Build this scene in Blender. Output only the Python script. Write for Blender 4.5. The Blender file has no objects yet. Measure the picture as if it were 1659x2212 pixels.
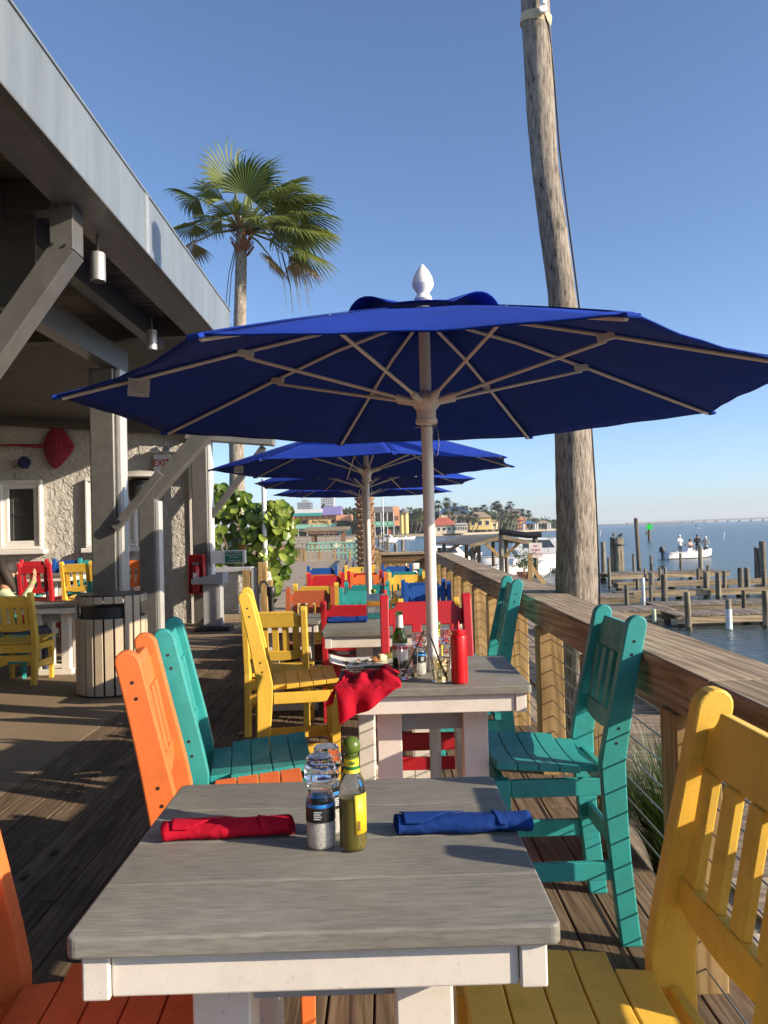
import bpy, math, random
from mathutils import Vector as V, Matrix
random.seed(11)
R=math.radians; PI=math.pi
S=bpy.context.scene; COL=S.collection
# ---------------------------------------------------------------- camera
cd=bpy.data.cameras.new('camera'); cam=bpy.data.objects.new('camera',cd); COL.objects.link(cam)
cd.sensor_fit='VERTICAL'; cd.sensor_height=36; cd.lens=36*1719/2212; cd.clip_end=9000; cd.clip_start=.02
_d=V((2.5,-38,-1719)).normalized(); _z=V((-.026,1,0)); _z=(_z-_d*_z.dot(_d)).normalized(); _x=_d.cross(_z)
cam.matrix_world=Matrix.Translation((0,0,1.44))@Matrix((_x,_d,_z)).to_4x4()
S.camera=cam
# ---------------------------------------------------------------- world, sun, exposure
SUN=V((1,-.36,.395)).normalized()          # direction towards the sun: right, behind the camera, low
EL=math.asin(SUN.z); AZ=math.atan2(SUN.x,SUN.y)
w=bpy.data.worlds.new('World'); S.world=w; w.use_nodes=True
nt=w.node_tree; bg=nt.nodes['Background']; sk=nt.nodes.new('ShaderNodeTexSky'); sk.sky_type='NISHITA'
sk.sun_disc=False; sk.sun_elevation=EL; sk.sun_rotation=AZ; sk.air_density=.7; sk.dust_density=.8; sk.ozone_density=3.5
nt.links.new(sk.outputs[0],bg.inputs[0]); bg.inputs[1].default_value=.14
sl=bpy.data.lights.new('sun','SUN'); sl.energy=5.0; sl.angle=R(.5); sl.color=(1,.84,.64)
so=bpy.data.objects.new('sun',sl); COL.objects.link(so); so.rotation_euler=SUN.to_track_quat('Z','Y').to_euler(); so.location=(8,-6,9)
S.view_settings.view_transform='Standard'; S.view_settings.look='None'; S.view_settings.exposure=.74; S.view_settings.gamma=1
S.render.engine='CYCLES'
# ---------------------------------------------------------------- materials
def nodes(m):
    m.use_nodes=True; t=m.node_tree; return t,t.nodes['Principled BSDF']
def coords(t,sc=(1,1,1),rnd=True):
    tc=t.nodes.new('ShaderNodeTexCoord'); mp=t.nodes.new('ShaderNodeMapping'); mp.inputs['Scale'].default_value=sc
    if rnd:
        oi=t.nodes.new('ShaderNodeObjectInfo'); ml=t.nodes.new('ShaderNodeMath'); ml.operation='MULTIPLY'; ml.inputs[1].default_value=37
        t.links.new(oi.outputs['Random'],ml.inputs[0]); t.links.new(ml.outputs[0],mp.inputs['Location'])
    t.links.new(tc.outputs['Object'],mp.inputs['Vector']); return mp
def noise(t,vec,scale,detail=4,rough=.6):
    n=t.nodes.new('ShaderNodeTexNoise'); n.inputs['Scale'].default_value=scale; n.inputs['Detail'].default_value=detail; n.inputs['Roughness'].default_value=rough
    t.links.new(vec.outputs[0],n.inputs['Vector']); return n
def ramp(t,src,stops):
    r=t.nodes.new('ShaderNodeValToRGB'); e=r.color_ramp.elements
    while len(e)<len(stops): e.new(.5)
    for el,(p,c) in zip(e,stops): el.position=p; el.color=(*c[:3],1)
    t.links.new(src,r.inputs[0]); return r
def mixc(t,a,b,f,mode='MIX'):
    m=t.nodes.new('ShaderNodeMix'); m.data_type='RGBA'; m.blend_type=mode
    for s,i in ((f,0),(a,6),(b,7)):
        if hasattr(s,'links'): t.links.new(s,m.inputs[i])
        elif i==0: m.inputs[0].default_value=s
        else: m.inputs[i].default_value=(*s[:3],1)
    return m.outputs[2]
def bump(t,b,src,st,dist=.01):
    n=t.nodes.new('ShaderNodeBump'); n.inputs['Strength'].default_value=st; n.inputs['Distance'].default_value=dist
    t.links.new(src,n.inputs['Height']); t.links.new(n.outputs[0],b.inputs['Normal'])
MATS={}
def mat(name,c,rough=.5,var=.12,sc=6,st=(1,1,1),bmp=.08,bsc=40,metal=0,spec=.5,bd=.004,objvar=0,wear=0):
    if name in MATS: return MATS[name]
    m=bpy.data.materials.new(name); t,b=nodes(m); b.inputs['Roughness'].default_value=rough; b.inputs['Metallic'].default_value=metal
    b.inputs['Specular IOR Level'].default_value=spec
    mp=coords(t,st); n=noise(t,mp,sc)
    lo=[x*(1-var) for x in c]; hi=[min(1,x*(1+var)) for x in c]
    r=ramp(t,n.outputs[0],[(.3,lo),(.7,hi)]); out=r.outputs[0]
    if wear:
        w1=noise(t,mp,9,5,.7); w2=noise(t,mp,120,2,.5); rw_=ramp(t,w1.outputs[0],[(.36,(.74,.72,.68)),(.52,(1,1,1))]); rs=ramp(t,w2.outputs[0],[(.27,(.6,.57,.52)),(.34,(1,1,1))])
        out=mixc(t,out,rw_.outputs[0],wear,'MULTIPLY'); out=mixc(t,out,rs.outputs[0],wear,'MULTIPLY'); rg=ramp(t,w1.outputs[0],[(.3,[min(1,rough+.2)]*3),(.7,[rough-.06]*3)]); t.links.new(rg.outputs[0],b.inputs['Roughness'])
    if objvar:
        oi=t.nodes.new('ShaderNodeObjectInfo'); q=ramp(t,oi.outputs['Random'],[(0,[1-objvar]*3),(1,[1+objvar*.3]*3)])
        out=mixc(t,out,q.outputs[0],1.0,'MULTIPLY')
    t.links.new(out,b.inputs['Base Color'])
    if bmp:
        n2=noise(t,mp,bsc,3); bump(t,b,n2.outputs[0],bmp,bd)
    MATS[name]=m; return m
def wood(name,c1,c2,axis=1,rough=.7,gs=26,bmp=.35,knots=True,objvar=.25,spec=.3,wm=.35):
    if name in MATS: return MATS[name]
    m=bpy.data.materials.new(name); t,b=nodes(m); b.inputs['Roughness'].default_value=rough; b.inputs['Specular IOR Level'].default_value=spec
    s=[1,1,1]; s[axis]=.13 if name=='table_grey' else .06
    mp=coords(t,s); n=noise(t,mp,gs,6,.65); wv=t.nodes.new('ShaderNodeTexWave'); wv.inputs['Scale'].default_value=gs*.45; wv.inputs['Distortion'].default_value=9
    wv.inputs['Detail'].default_value=3; wv.inputs['Detail Scale'].default_value=1.6; t.links.new(mp.outputs[0],wv.inputs['Vector'])
    wv.bands_direction='DIAGONAL'
    mx=mixc(t,n.outputs[0],wv.outputs[0],wm); r=ramp(t,mx,[(.25,c1),(.72,c2)]); out=r.outputs[0]
    mp2=coords(t,(1,1,1)); big=noise(t,mp2,2.2,4); bw=ramp(t,big.outputs[0],[(.3,(.62,.62,.62)),(.7,(1.1,1.1,1.1))]); out=mixc(t,out,bw.outputs[0],.8,'MULTIPLY')
    if knots:
        s3=[1,1,1]; s3[axis]=.45; mp3=coords(t,s3); vo=t.nodes.new('ShaderNodeTexVoronoi'); vo.inputs['Scale'].default_value=3.4; t.links.new(mp3.outputs[0],vo.inputs['Vector'])
        kr=ramp(t,vo.outputs['Distance'],[(.035,(.22,.14,.09)),(.085,(1,1,1))]); out=mixc(t,out,kr.outputs[0],.85,'MULTIPLY')
    if objvar:
        oi=t.nodes.new('ShaderNodeObjectInfo'); q=ramp(t,oi.outputs['Random'],[(0,[1-objvar]*3),(1,[1.12]*3)]); out=mixc(t,out,q.outputs[0],1.,'MULTIPLY')
    t.links.new(out,b.inputs['Base Color']); bump(t,b,mx,bmp,.004); MATS[name]=m; return m
def glass(name,c=(1,1,1),rough=.02,ior=1.45):
    if name in MATS: return MATS[name]
    m=bpy.data.materials.new(name); t,b=nodes(m); b.inputs['Base Color'].default_value=(*c,1); b.inputs['Roughness'].default_value=rough
    b.inputs['Transmission Weight'].default_value=1; b.inputs['IOR'].default_value=ior; MATS[name]=m; return m
def fabric(name,c,trans=.0,rough=.85,ws=900):
    if name in MATS: return MATS[name]
    m=bpy.data.materials.new(name); t,b=nodes(m); b.inputs['Roughness'].default_value=rough; b.inputs['Specular IOR Level'].default_value=.2
    mp=coords(t); n=noise(t,mp,3.5,4); r=ramp(t,n.outputs[0],[(.3,[x*.86 for x in c]),(.72,[x*1.12 for x in c])]); t.links.new(r.outputs[0],b.inputs['Base Color'])
    n2=noise(t,mp,ws*.12,3); n4=noise(t,mp,5,3); bump(t,b,mixc(t,n2.outputs[0],n4.outputs[0],.7),.45,.008)
    if trans:
        tr=t.nodes.new('ShaderNodeBsdfTranslucent'); tr.inputs[0].default_value=(*c,1); mx=t.nodes.new('ShaderNodeMixShader'); mx.inputs[0].default_value=trans
        t.links.new(b.outputs[0],mx.inputs[1]); t.links.new(tr.outputs[0],mx.inputs[2]); t.links.new(mx.outputs[0],t.nodes['Material Output'].inputs[0])
    MATS[name]=m; return m
def leafm(name,c1,c2,trans=.3,rough=.45):
    if name in MATS: return MATS[name]
    m=bpy.data.materials.new(name); t,b=nodes(m); b.inputs['Roughness'].default_value=rough
    oi=t.nodes.new('ShaderNodeObjectInfo'); mp=coords(t); n=noise(t,mp,1.7,3); ad=t.nodes.new('ShaderNodeMath'); ad.operation='ADD'
    ml=t.nodes.new('ShaderNodeMath'); ml.operation='MULTIPLY_ADD'; ml.inputs[1].default_value=.5; ml.inputs[2].default_value=-.25
    t.links.new(oi.outputs['Random'],ml.inputs[0]); t.links.new(ml.outputs[0],ad.inputs[0]); t.links.new(n.outputs[0],ad.inputs[1])
    r=ramp(t,ad.outputs[0],[(.25,c1),(.75,c2)]); t.links.new(r.outputs[0],b.inputs['Base Color'])
    tr=t.nodes.new('ShaderNodeBsdfTranslucent'); t.links.new(r.outputs[0],tr.inputs[0]); mx=t.nodes.new('ShaderNodeMixShader'); mx.inputs[0].default_value=trans
    t.links.new(b.outputs[0],mx.inputs[1]); t.links.new(tr.outputs[0],mx.inputs[2]); t.links.new(mx.outputs[0],t.nodes['Material Output'].inputs[0]); MATS[name]=m; return m
YEL=mat('paint_yellow',(.82,.52,.07),.42,.05,5,bmp=.05,bsc=70,wear=.55)
ORA=mat('paint_orange',(.74,.175,.042),.42,.05,5,bmp=.05,bsc=70,wear=.55)
TEA=mat('paint_teal',(.032,.33,.32),.42,.06,5,bmp=.05,bsc=70,wear=.55)
RED=mat('paint_red',(.50,.018,.028),.42,.06,5,bmp=.05,bsc=70,wear=.55)
BLU=mat('paint_blue',(.012,.085,.36),.42,.06,5,bmp=.05,bsc=70,wear=.55)
WHT=mat('poly_white',(.82,.765,.69),.4,.03,5,bmp=.04,wear=.4)
WPT=mat('paint_white',(.80,.79,.76),.5,.04,4)
TOP=wood('table_grey',(.155,.150,.128),(.300,.290,.252),0,.55,150,.15,False,.05,.35,.04)
DECK=wood('deck_wood',(.115,.082,.054),(.25,.182,.122),1,.88,38,.5,spec=.12,wm=.25)
CAP=wood('weathered_wood',(.22,.172,.122),(.46,.37,.265),1,.85,30,.5,True,.12,.15)
PINE=wood('treated_pine',(.30,.185,.070),(.56,.38,.17),2,.65,20,.2)
DOCKW=wood('dock_wood',(.16,.13,.10),(.38,.31,.23),1,.85,12,.5,False,.3)
DOCKB=wood('dock_beam',(.22,.16,.09),(.46,.37,.24),0,.85,8,.5,False,.3)
PILE=wood('pile_wood',(.10,.088,.065),(.33,.29,.22),2,.9,9,.7,False,.35)
GALV=mat('galvanised_steel',(.145,.142,.134),.42,.14,9,bmp=.05,bsc=30,metal=.35,spec=.4)
FASC=mat('fascia_metal',(.225,.262,.288),.38,.16,5,(1,1,.10),bmp=.04,metal=.35,wear=.35)
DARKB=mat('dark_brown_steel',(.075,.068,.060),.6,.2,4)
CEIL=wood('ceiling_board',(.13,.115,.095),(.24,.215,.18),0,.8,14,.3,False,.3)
CONC=mat('patio_concrete',(.24,.18,.112),.8,.14,1.6,bmp=.25,bsc=60)
BLUEC=fabric('blue_canvas',(.010,.042,.33),.02)
REDC=fabric('red_cloth',(.45,.004,.022)); NAVC=fabric('navy_cloth',(.008,.04,.20))
POLE=mat('umbrella_enamel',(.78,.72,.66),.35,.03)
FINI=mat('finial_white',(.85,.84,.82),.35,.02)
RIBM=mat('rib_beige',(.76,.70,.62),.45,.05)
STEEL=mat('cable_steel',(.30,.29,.27),.35,.1,metal=.7)
BLK=mat('black_plastic',(.018,.018,.019),.45,.15)
CHAR=mat('charcoal_metal',(.05,.05,.052),.4,.1,metal=.4)
TAN=mat('tan_slat',(.50,.41,.295),.6,.06,4)
GREYP=mat('grey_paint',(.34,.35,.36),.55,.06)
SCREW=mat('screw',(.10,.09,.08),.35,.1,metal=.8)
# ---------------------------------------------------------------- mesh helpers
class MB:
    def __init__(s): s.v=[]; s.f=[]
    def add(s,vs,fs):
        o=len(s.v); s.v+=[tuple(p) for p in vs]; s.f+=[tuple(i+o for i in f) for f in fs]; return s
    def box(s,x0,x1,y0,y1,z0,z1,M=None):
        p=[V((x,y,z)) for x in(x0,x1) for y in(y0,y1) for z in(z0,z1)]
        if M is not None: p=[M@q for q in p]
        return s.add(p,[(0,1,3,2),(4,6,7,5),(0,4,5,1),(2,3,7,6),(0,2,6,4),(1,5,7,3)])
    def bx(s,c,d,M=None):
        return s.box(c[0]-d[0]/2,c[0]+d[0]/2,c[1]-d[1]/2,c[1]+d[1]/2,c[2]-d[2]/2,c[2]+d[2]/2,M)
    def beam(s,a,b,w,h,up=(0,0,1)):
        a=V(a); b=V(b); y=(b-a); L=y.length; y=y/L; x=y.cross(V(up)).normalized(); z=x.cross(y)
        M=Matrix((x,y,z)).transposed().to_4x4(); M.translation=a
        return s.box(-w/2,w/2,0,L,-h/2,h/2,M)
    def ext(s,pts,ax,a,b):
        n=len(pts)
        def mk(p,t): return (t,p[0],p[1]) if ax==0 else ((p[0],t,p[1]) if ax==1 else (p[0],p[1],t))
        vs=[mk(p,a) for p in pts]+[mk(p,b) for p in pts]
        fs=[tuple(range(n-1,-1,-1)),tuple(range(n,2*n))]+[(i,(i+1)%n,n+(i+1)%n,n+i) for i in range(n)]
        return s.add(vs,fs)
    def tube(s,pts,r,n=8,cap=True):
        pts=[V(p) for p in pts]; m=len(pts); rr=r if isinstance(r,(list,tuple)) else [r]*m
        t=(pts[1]-pts[0]).normalized(); u=t.orthogonal().normalized(); vs=[]
        for i,p in enumerate(pts):
            t2=((pts[min(i+1,m-1)]-pts[max(i-1,0)])).normalized()
            u=(u-t2*u.dot(t2)).normalized(); w_=t2.cross(u)
            for k in range(n):
                a=2*PI*k/n; vs.append(p+(u*math.cos(a)+w_*math.sin(a))*rr[i])
        fs=[(i*n+k,i*n+(k+1)%n,(i+1)*n+(k+1)%n,(i+1)*n+k) for i in range(m-1) for k in range(n)]
        if cap: fs+=[tuple(range(n-1,-1,-1)),tuple((m-1)*n+k for k in range(n))]
        return s.add(vs,fs)
    def lathe(s,prof,n=24,c=(0,0,0),cap=True):
        vs=[(c[0]+r*math.cos(2*PI*k/n),c[1]+r*math.sin(2*PI*k/n),c[2]+z) for r,z in prof for k in range(n)]; m=len(prof)
        fs=[(i*n+k,i*n+(k+1)%n,(i+1)*n+(k+1)%n,(i+1)*n+k) for i in range(m-1) for k in range(n)]
        if cap: fs+=[tuple(range(n-1,-1,-1)),tuple((m-1)*n+k for k in range(n))]
        return s.add(vs,fs)
    def grid(s,fn,nu,nv):
        vs=[fn(i/nu,j/nv) for j in range(nv+1) for i in range(nu+1)]
        return s.add(vs,[(j*(nu+1)+i,j*(nu+1)+i+1,(j+1)*(nu+1)+i+1,(j+1)*(nu+1)+i) for j in range(nv) for i in range(nu)])
    def mesh(s,name='m',sm=None):
        me=bpy.data.meshes.new(name); me.from_pydata(s.v,[],s.f); me.validate()
        if sm is not None:
            me.polygons.foreach_set('use_smooth',[True]*len(me.polygons)); me.set_sharp_from_angle(angle=R(sm))
        me.update(); return me
def ob(name,me,m=None,par=None,loc=(0,0,0),rot=(0,0,0),sm=None,bev=0,sol=0,seg=2):
    if isinstance(me,MB): me=me.mesh(name,sm)
    o=bpy.data.objects.new(name,me); COL.objects.link(o); o.location=loc; o.rotation_euler=rot
    if par is not None: o.parent=par
    if m is not None:
        if not me.materials: me.materials.append(m)
        elif me.materials[0]!=m:
            o.material_slots[0].link='OBJECT'; o.material_slots[0].material=m
    if sol:
        d=o.modifiers.new('s','SOLIDIFY'); d.thickness=sol; d.offset=0
    if bev:
        d=o.modifiers.new('b','BEVEL'); d.width=bev; d.segments=seg; d.limit_method='ANGLE'; d.angle_limit=R(40)
    return o
def tag(o,label,cat,group=None):
    o['label']=label; o['category']=cat
    if group: o['group']=group
    return o
def thing(name,label,cat,loc=(0,0,0),rz=0,group=None):
    o=bpy.data.objects.new(name,None); COL.objects.link(o); o.location=loc; o.rotation_euler=(0,0,rz); o.empty_display_size=.1
    return tag(o,label,cat,group)
def struct(o): o['kind']='structure'; return o
def stuff(o): o['kind']='stuff'; return o
def text(name,s,size,m,par,loc,rot,ext=.0006,al='CENTER',bold=0,sx=1):
    c=bpy.data.curves.new('txt','FONT'); c.body=s; c.size=size; c.align_x=al; c.align_y='CENTER'; c.extrude=ext; c.offset=bold; c.resolution_u=2
    tmp=bpy.data.objects.new('tmp',c); COL.objects.link(tmp); dg=bpy.context.evaluated_depsgraph_get()
    me=bpy.data.meshes.new_from_object(tmp.evaluated_get(dg)); bpy.data.objects.remove(tmp); me.materials.clear()
    o=ob(name,me,m,par,loc,rot); o.scale=(sx,1,1); return o
ORD=['first','second','third','fourth','fifth','sixth','seventh','eighth','ninth','tenth','eleventh','twelfth','thirteenth','fourteenth','fifteenth','sixteenth','seventeenth','eighteenth','nineteenth','twentieth','last']
def ordinal():
    from collections import defaultdict
    g=defaultdict(list)
    for o in COL.objects:
        if o.parent is None and 'label' in o and o.get('group'): g[(o['group'],o['label'])].append(o)
    for (_,l),v in g.items():
        if len(v)>1:
            v.sort(key=lambda o:o.location.x/o.location.y)
            for i,o in enumerate(v): o['label']='%s, %s of them from the left'%(l,ORD[min(i,20)])
def lin(a,b,n): return [a+(b-a)*i/(n-1) for i in range(n)]
# ================================================================ SETTING
# water
m=bpy.data.materials.new('bay_water'); t,b=nodes(m); b.inputs['Base Color'].default_value=(.035,.095,.13,1); b.inputs['Roughness'].default_value=.22; b.inputs['IOR'].default_value=1.33
mp=coords(t,(1,1.6,1),False); n1=noise(t,mp,.9,5,.6); n2=noise(t,mp,.13,4,.6); n3=noise(t,mp,.012,3,.5)
ad=mixc(t,n1.outputs[0],n2.outputs[0],.45); bump(t,b,ad,1.0,.45)
rr=ramp(t,n3.outputs[0],[(.35,(.045,.075,.085)),(.65,(.07,.105,.11))]); t.links.new(rr.outputs[0],b.inputs['Base Color'])
struct(ob('water',MB().box(-3500,3500,-200,7000,-1.6,-1.3),m))
# terrain
SAND=mat('sand_ground',(.36,.30,.21),.95,.2,.8,bmp=.3,bsc=20)
def slab(name,poly,z0,z1,m): return struct(ob(name,MB().ext(poly,2,z0,z1),m))
slab('ground',[(-400,-40),(2.4,-40),(2.4,15),(1.2,24),(-1,50),(-4,60),(-8,120),(-9,283),(14,286),(30,296),(48,330),(78,396),(100,440),(130,700),(-900,1600),(-900,-40)],-1.75,-.62,SAND)
slab('far_shore',[(420,1500),(150,1700),(-200,1900),(-200,2300),(900,2300),(640,1600)],-1.7,-.4,mat('far_scrub',(.055,.075,.04),.95,.35,.02,bmp=0))
# deck on joists, every plank its own piece
deck=struct(ob('deck',MB().box(-2.2,1.10,-8,14.2,-.30,-.045),mat('deck_underside',(.03,.024,.018),.9)))
PLm={}
def plank(par,m,x,y0,L,w=.136,h=.036,z=0,name='plank',ang=0):
    k=(round(w,3),round(L,2),h,m.name)
    if k not in PLm:
        PLm[k]=MB().box(-w/2,w/2,0,L,-h,0).mesh('plank'); PLm[k].materials.append(m)
    o=ob(name,PLm[k],m,par,(x,y0,z),(0,0,ang),bev=.004); return o
for i in range(23):
    x=-2.13+.142*i; y=-1.6+random.choice([-2.4,-1.2,-.3])
    while y<14.2:
        L=random.choice([3.0,3.6,4.2]); y0=max(y,-1.6); y1=min(y+L,14.2)
        if y1-y0>.2: plank(deck,DECK,x,y0,round(y1-y0-.004,1)-.003,z=random.uniform(-.002,.002))
        y+=L
patio=slab('patio',[(-9,-8),(-2.207,-8),(-2.207,13.6),(-9,13.6)],-.3,-.001,CONC)
# sloping boardwalk beyond the tables
BW=wood('boardwalk_wood',(.30,.235,.16),(.46,.37,.26),0,.85,6,.3,False,0)
bw=MB(); bw.add([(-5.4,14.2,0),(1.0,14.2,0),(.3,50,-.42),(-5.3,50,-.42),(-12,75,-.42),(-16,75,-.42),(-8,14.2,0)]+[(-5.4,14.2,-.6),(1.0,14.2,-.6),(.3,50,-1.5),(-5.3,50,-1.5),(-12,75,-1.5),(-16,75,-1.5),(-8,14.2,-.6)],
  [(0,1,2,3),(0,3,4,5,6),(1,8,9,2),(2,9,10,3),(3,10,11,4),(0,7,8,1)])
struct(ob('boardwalk',bw,BW))
slab('planting_bed',[(1.12,-2),(1.42,-2),(1.42,14),(1.12,14)],-.5,-.12,mat('bed_sand',(.30,.24,.17),.95,.3,9,bmp=.6,bsc=30))
# lower boardwalk outside the rail, planks running across
lw=struct(ob('lower_boardwalk',MB().box(1.43,2.38,1.6,15,-.5,-.145),MATS['deck_underside']))
LWW=wood('lower_plank',(.20,.155,.115),(.42,.335,.25),0,.8,14,.4,False,.2)
pm=MB().box(0,.97,-.068,.068,-.036,0).mesh('plank'); pm.materials.append(LWW)
for i in range(94):
    ob('plank',pm,LWW,lw,(1.42+random.uniform(-.015,.015),1.7+.1415*i,-.10+random.uniform(-.003,.003)))
# ---------------------------------------------------------------- cable rail
rail=thing('cable_railing','weathered wooden deck railing with steel cables along the water side','railing',(1.02,0,0))
for y in [-1.0,.15,1.3,2.53,3.6,4.7,5.85,7.0,8.15,9.3,10.45,11.6,12.75,13.9]:
    p=ob('post',MB().box(-.145,-.005,-.07,.07,-.25,.845),PINE,rail,(0,y,0),bev=.006)
for y0,y1 in [(-1.2,2.2),(2.2,6.4),(6.4,10.5),(10.5,14.2)]:
    ob('cap_board',MB().box(-.145,.13,0,y1-y0-.004,.965,1.003),CAP,rail,(0,y0,0),bev=.006)
    ob('beam',MB().box(-.128,-.09,0,y1-y0-.004,.845,.962),CAP,rail,(0,y0,0),bev=.004)
    ob('beam',MB().box(-.05,-.012,0,y1-y0-.004,.845,.962),CAP,rail,(0,y0,0),bev=.004)
for k in range(9):
    ob('cable',MB().tube([(-.075,-1.2,.075+.088*k),(-.075,14.1,.075+.088*k)],.0032,6),STEEL,rail)
# wooden end counter closing the rail
ec=thing('end_counter','brown wooden counter rail closing the far end of the deck','counter',(0,14.3,0))
ob('counter_top',MB().box(-.1,.92,-.12,.18,.985,1.03),CAP,ec,bev=.006); ob('fascia_board',MB().box(-.08,.9,-.08,-.04,.83,.982),wood('brown_board',(.12,.07,.035),(.27,.17,.09),0,.7,14),ec,bev=.004)
ob('post',MB().box(-.10,.06,-.07,.07,-.02,.828),PINE,ec,bev=.005); ob('post',MB().box(.6,.74,-.07,.07,-.02,.828),PINE,ec,bev=.005)
# second low rail of the lower boardwalk
r2=thing('boardwalk_railing','dark low two-board wooden railing on the lower boardwalk by the water','railing',(2.3,6.4,-.1))
for y in [0,1.8,3.6,5.4]: ob('post',MB().box(-.045,.045,-.045,.045,-.2,.36),CAP,r2,(0,y,0),bev=.004)
for z in (-.02,.24): ob('rail_board',MB().box(-.02,.02,0,5.4,z,z+.10),CAP,r2,(-.067,0,0),bev=.004)
# far boardwalk railings
def wrail(label,pts,zs,h,n):
    a=thing('wooden_railing',label,'railing',(pts[0][0],pts[0][1],zs[0]),0,'railings of the far boardwalk')
    A=V((*pts[0],zs[0])); B=V((*pts[1],zs[1])); d=B-A
    for i in range(n+1): ob('post',MB().box(-.06,.06,-.06,.06,-.1,h-.04),PINE,a,d*(i/n))
    for z in (.18,.36,.54,.72): ob('rail_board',MB().beam((0,0,z*h),(d.x,d.y,d.z+z*h),.03,.035),PINE,a)
    ob('cap_board',MB().beam((0,0,h),(d.x,d.y,d.z+h),.18,.05),CAP,a)
wrail('pine railing along the left edge of the far boardwalk, shrinking into the distance',[(-5.2,50),(-10.4,76)],(-.42,-.42),.75,12)
wrail('pine railing facing the camera across the far end of the boardwalk',[(-5.1,50),(-1.3,50)],(-.42,-.42),.75,4)
wrail('pine railing running away along the water beyond the end counter',[(.45,15),(-.85,49)],(0,-.42),.85,16)
# ================================================================ RESTAURANT BUILDING
b_=thing('restaurant_building','off-white stucco restaurant building with open grey steel porch roof','building',(0,0,0))
m=bpy.data.materials.new('stucco'); t,b=nodes(m); b.inputs['Roughness'].default_value=.9; mp=coords(t,(1,1,1),False)
n=noise(t,mp,7,4,.55); r=ramp(t,n.outputs[0],[(.44,(0,0,0)),(.52,(1,1,1))]); n2=noise(t,mp,16,3); r2_=ramp(t,n2.outputs[0],[(.5,(0,0,0)),(.56,(1,1,1))])
h=mixc(t,r.outputs[0],r2_.outputs[0],.4); bump(t,b,h,.9,.025); n3=noise(t,mp,.7,4); rc=ramp(t,n3.outputs[0],[(.3,(.50,.475,.43)),(.7,(.62,.60,.55))]); t.links.new(rc.outputs[0],b.inputs['Base Color']); STU=m
wx0,wx1=-9,-3.136
wins=[(-6.13,-5.72,1.41,2.26),(-4.73,-4.18,1.41,2.26)]
wall=MB(); xs=[wx0]+[v for q in wins for v in q[:2]]+[wx1]
for i in range(len(xs)-1):
    if i%2==0: wall.box(xs[i],xs[i+1],13,13.25,-.2,3.7)
    else: wall.box(xs[i],xs[i+1],13,13.25,-.2,1.41); wall.box(xs[i],xs[i+1],13,13.25,2.26,3.7)
ob('wall',wall,STU,b_); ob('wall',MB().box(-9.25,-9,-8,13.25,-.2,3.86),mat('inner_wall',(.20,.18,.15),.9,.1),b_); ob('wall',MB().box(-9,-2.1,-8,-7.75,-.2,3.86),MATS['inner_wall'],b_)  # unseen left and rear walls, added to cut ambient light under the roof
m=bpy.data.materials.new('window_glass'); t,b=nodes(m); b.inputs['Base Color'].default_value=(.02,.022,.025,1); b.inputs['Roughness'].default_value=.02; b.inputs['Specular IOR Level'].default_value=1.0; b.inputs['IOR'].default_value=1.9; WG=m
for x0,x1,z0,z1 in wins:
    W=thing('x','','',(0,0,0)); 
    for k in list(W.keys()): del W[k]
    W.name='window'; W.parent=b_
    ob('pane',MB().box(x0,x1,13.05,13.06,z0,z1),WG,W)
    f=MB()
    for o_,th,pr in ((0,.09,.05),(.09,.05,.085)):
        a0,a1,c0,c1=x0-o_-th,x1+o_+th,z0-o_-th,z1+o_+th
        f.box(a0,a1,13-pr,13.1,c1-th,c1).box(a0,a1,13-pr,13.1,c0,c0+th).box(a0,a0+th,13-pr,13.1,c0+th,c1-th).box(a1-th,a1,13-pr,13.1,c0+th,c1-th)
    ob('frame',f,WPT,W,bev=.012); ob('sill',MB().box(x0-.2,x1+.2,12.86,13,z0-.22,z0-.145),WPT,W,bev=.012)
    zm=(z0+z1)/2
    ob('sash',MB().box(x0,x1,13.02,13.045,zm-.018,zm+.018).box(x0,x0+.02,13.02,13.045,z0,z1).box(x1-.02,x1,13.02,13.045,z0,z1).box(x0,x1,13.02,13.045,zm+.2,zm+.212),CHAR,W)
ob('corner_trim',MB().box(-3.19,-3.10,12.965,13.05,-.1,3.5),WPT,b_,bev=.01)
# porch roof
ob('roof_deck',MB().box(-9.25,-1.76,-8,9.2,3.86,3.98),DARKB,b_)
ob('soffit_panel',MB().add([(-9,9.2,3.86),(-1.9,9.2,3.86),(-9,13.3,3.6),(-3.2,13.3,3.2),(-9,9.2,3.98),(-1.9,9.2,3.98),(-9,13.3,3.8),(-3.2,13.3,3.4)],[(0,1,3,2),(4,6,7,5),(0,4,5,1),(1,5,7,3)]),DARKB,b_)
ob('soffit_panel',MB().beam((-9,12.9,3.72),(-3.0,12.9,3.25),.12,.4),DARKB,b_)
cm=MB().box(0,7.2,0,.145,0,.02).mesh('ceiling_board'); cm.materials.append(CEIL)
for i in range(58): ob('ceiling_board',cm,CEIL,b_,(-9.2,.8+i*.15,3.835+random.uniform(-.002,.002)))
ob('eave_beam',MB().box(-2.06,-1.762,-8,9.2,3.565,3.83),mat('soffit_steel',(.22,.215,.205),.5,.12,6,metal=.3),b_,bev=.006)
for y0,y1 in [(-8,-3),(-3,2.6),(2.6,5.95),(5.95,9.2)]: ob('fascia_panel',MB().box(-1.76,-1.735,y0,y1-.006,3.56,4.012),FASC,b_,bev=.004)
ob('drip_edge',MB().box(-1.775,-1.722,-8,9.2,3.548,3.559),GALV,b_); ob('drip_edge',MB().box(-1.78,-1.725,-8,9.2,4.013,4.03),FASC,b_)
for y_ in (2.6,5.95): ob('seam_cover',MB().box(-1.7345,-1.729,y_-.045,y_+.035,3.565,4.01),mat('seam_steel',(.36,.39,.40),.4,.1,metal=.3),b_)
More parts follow.
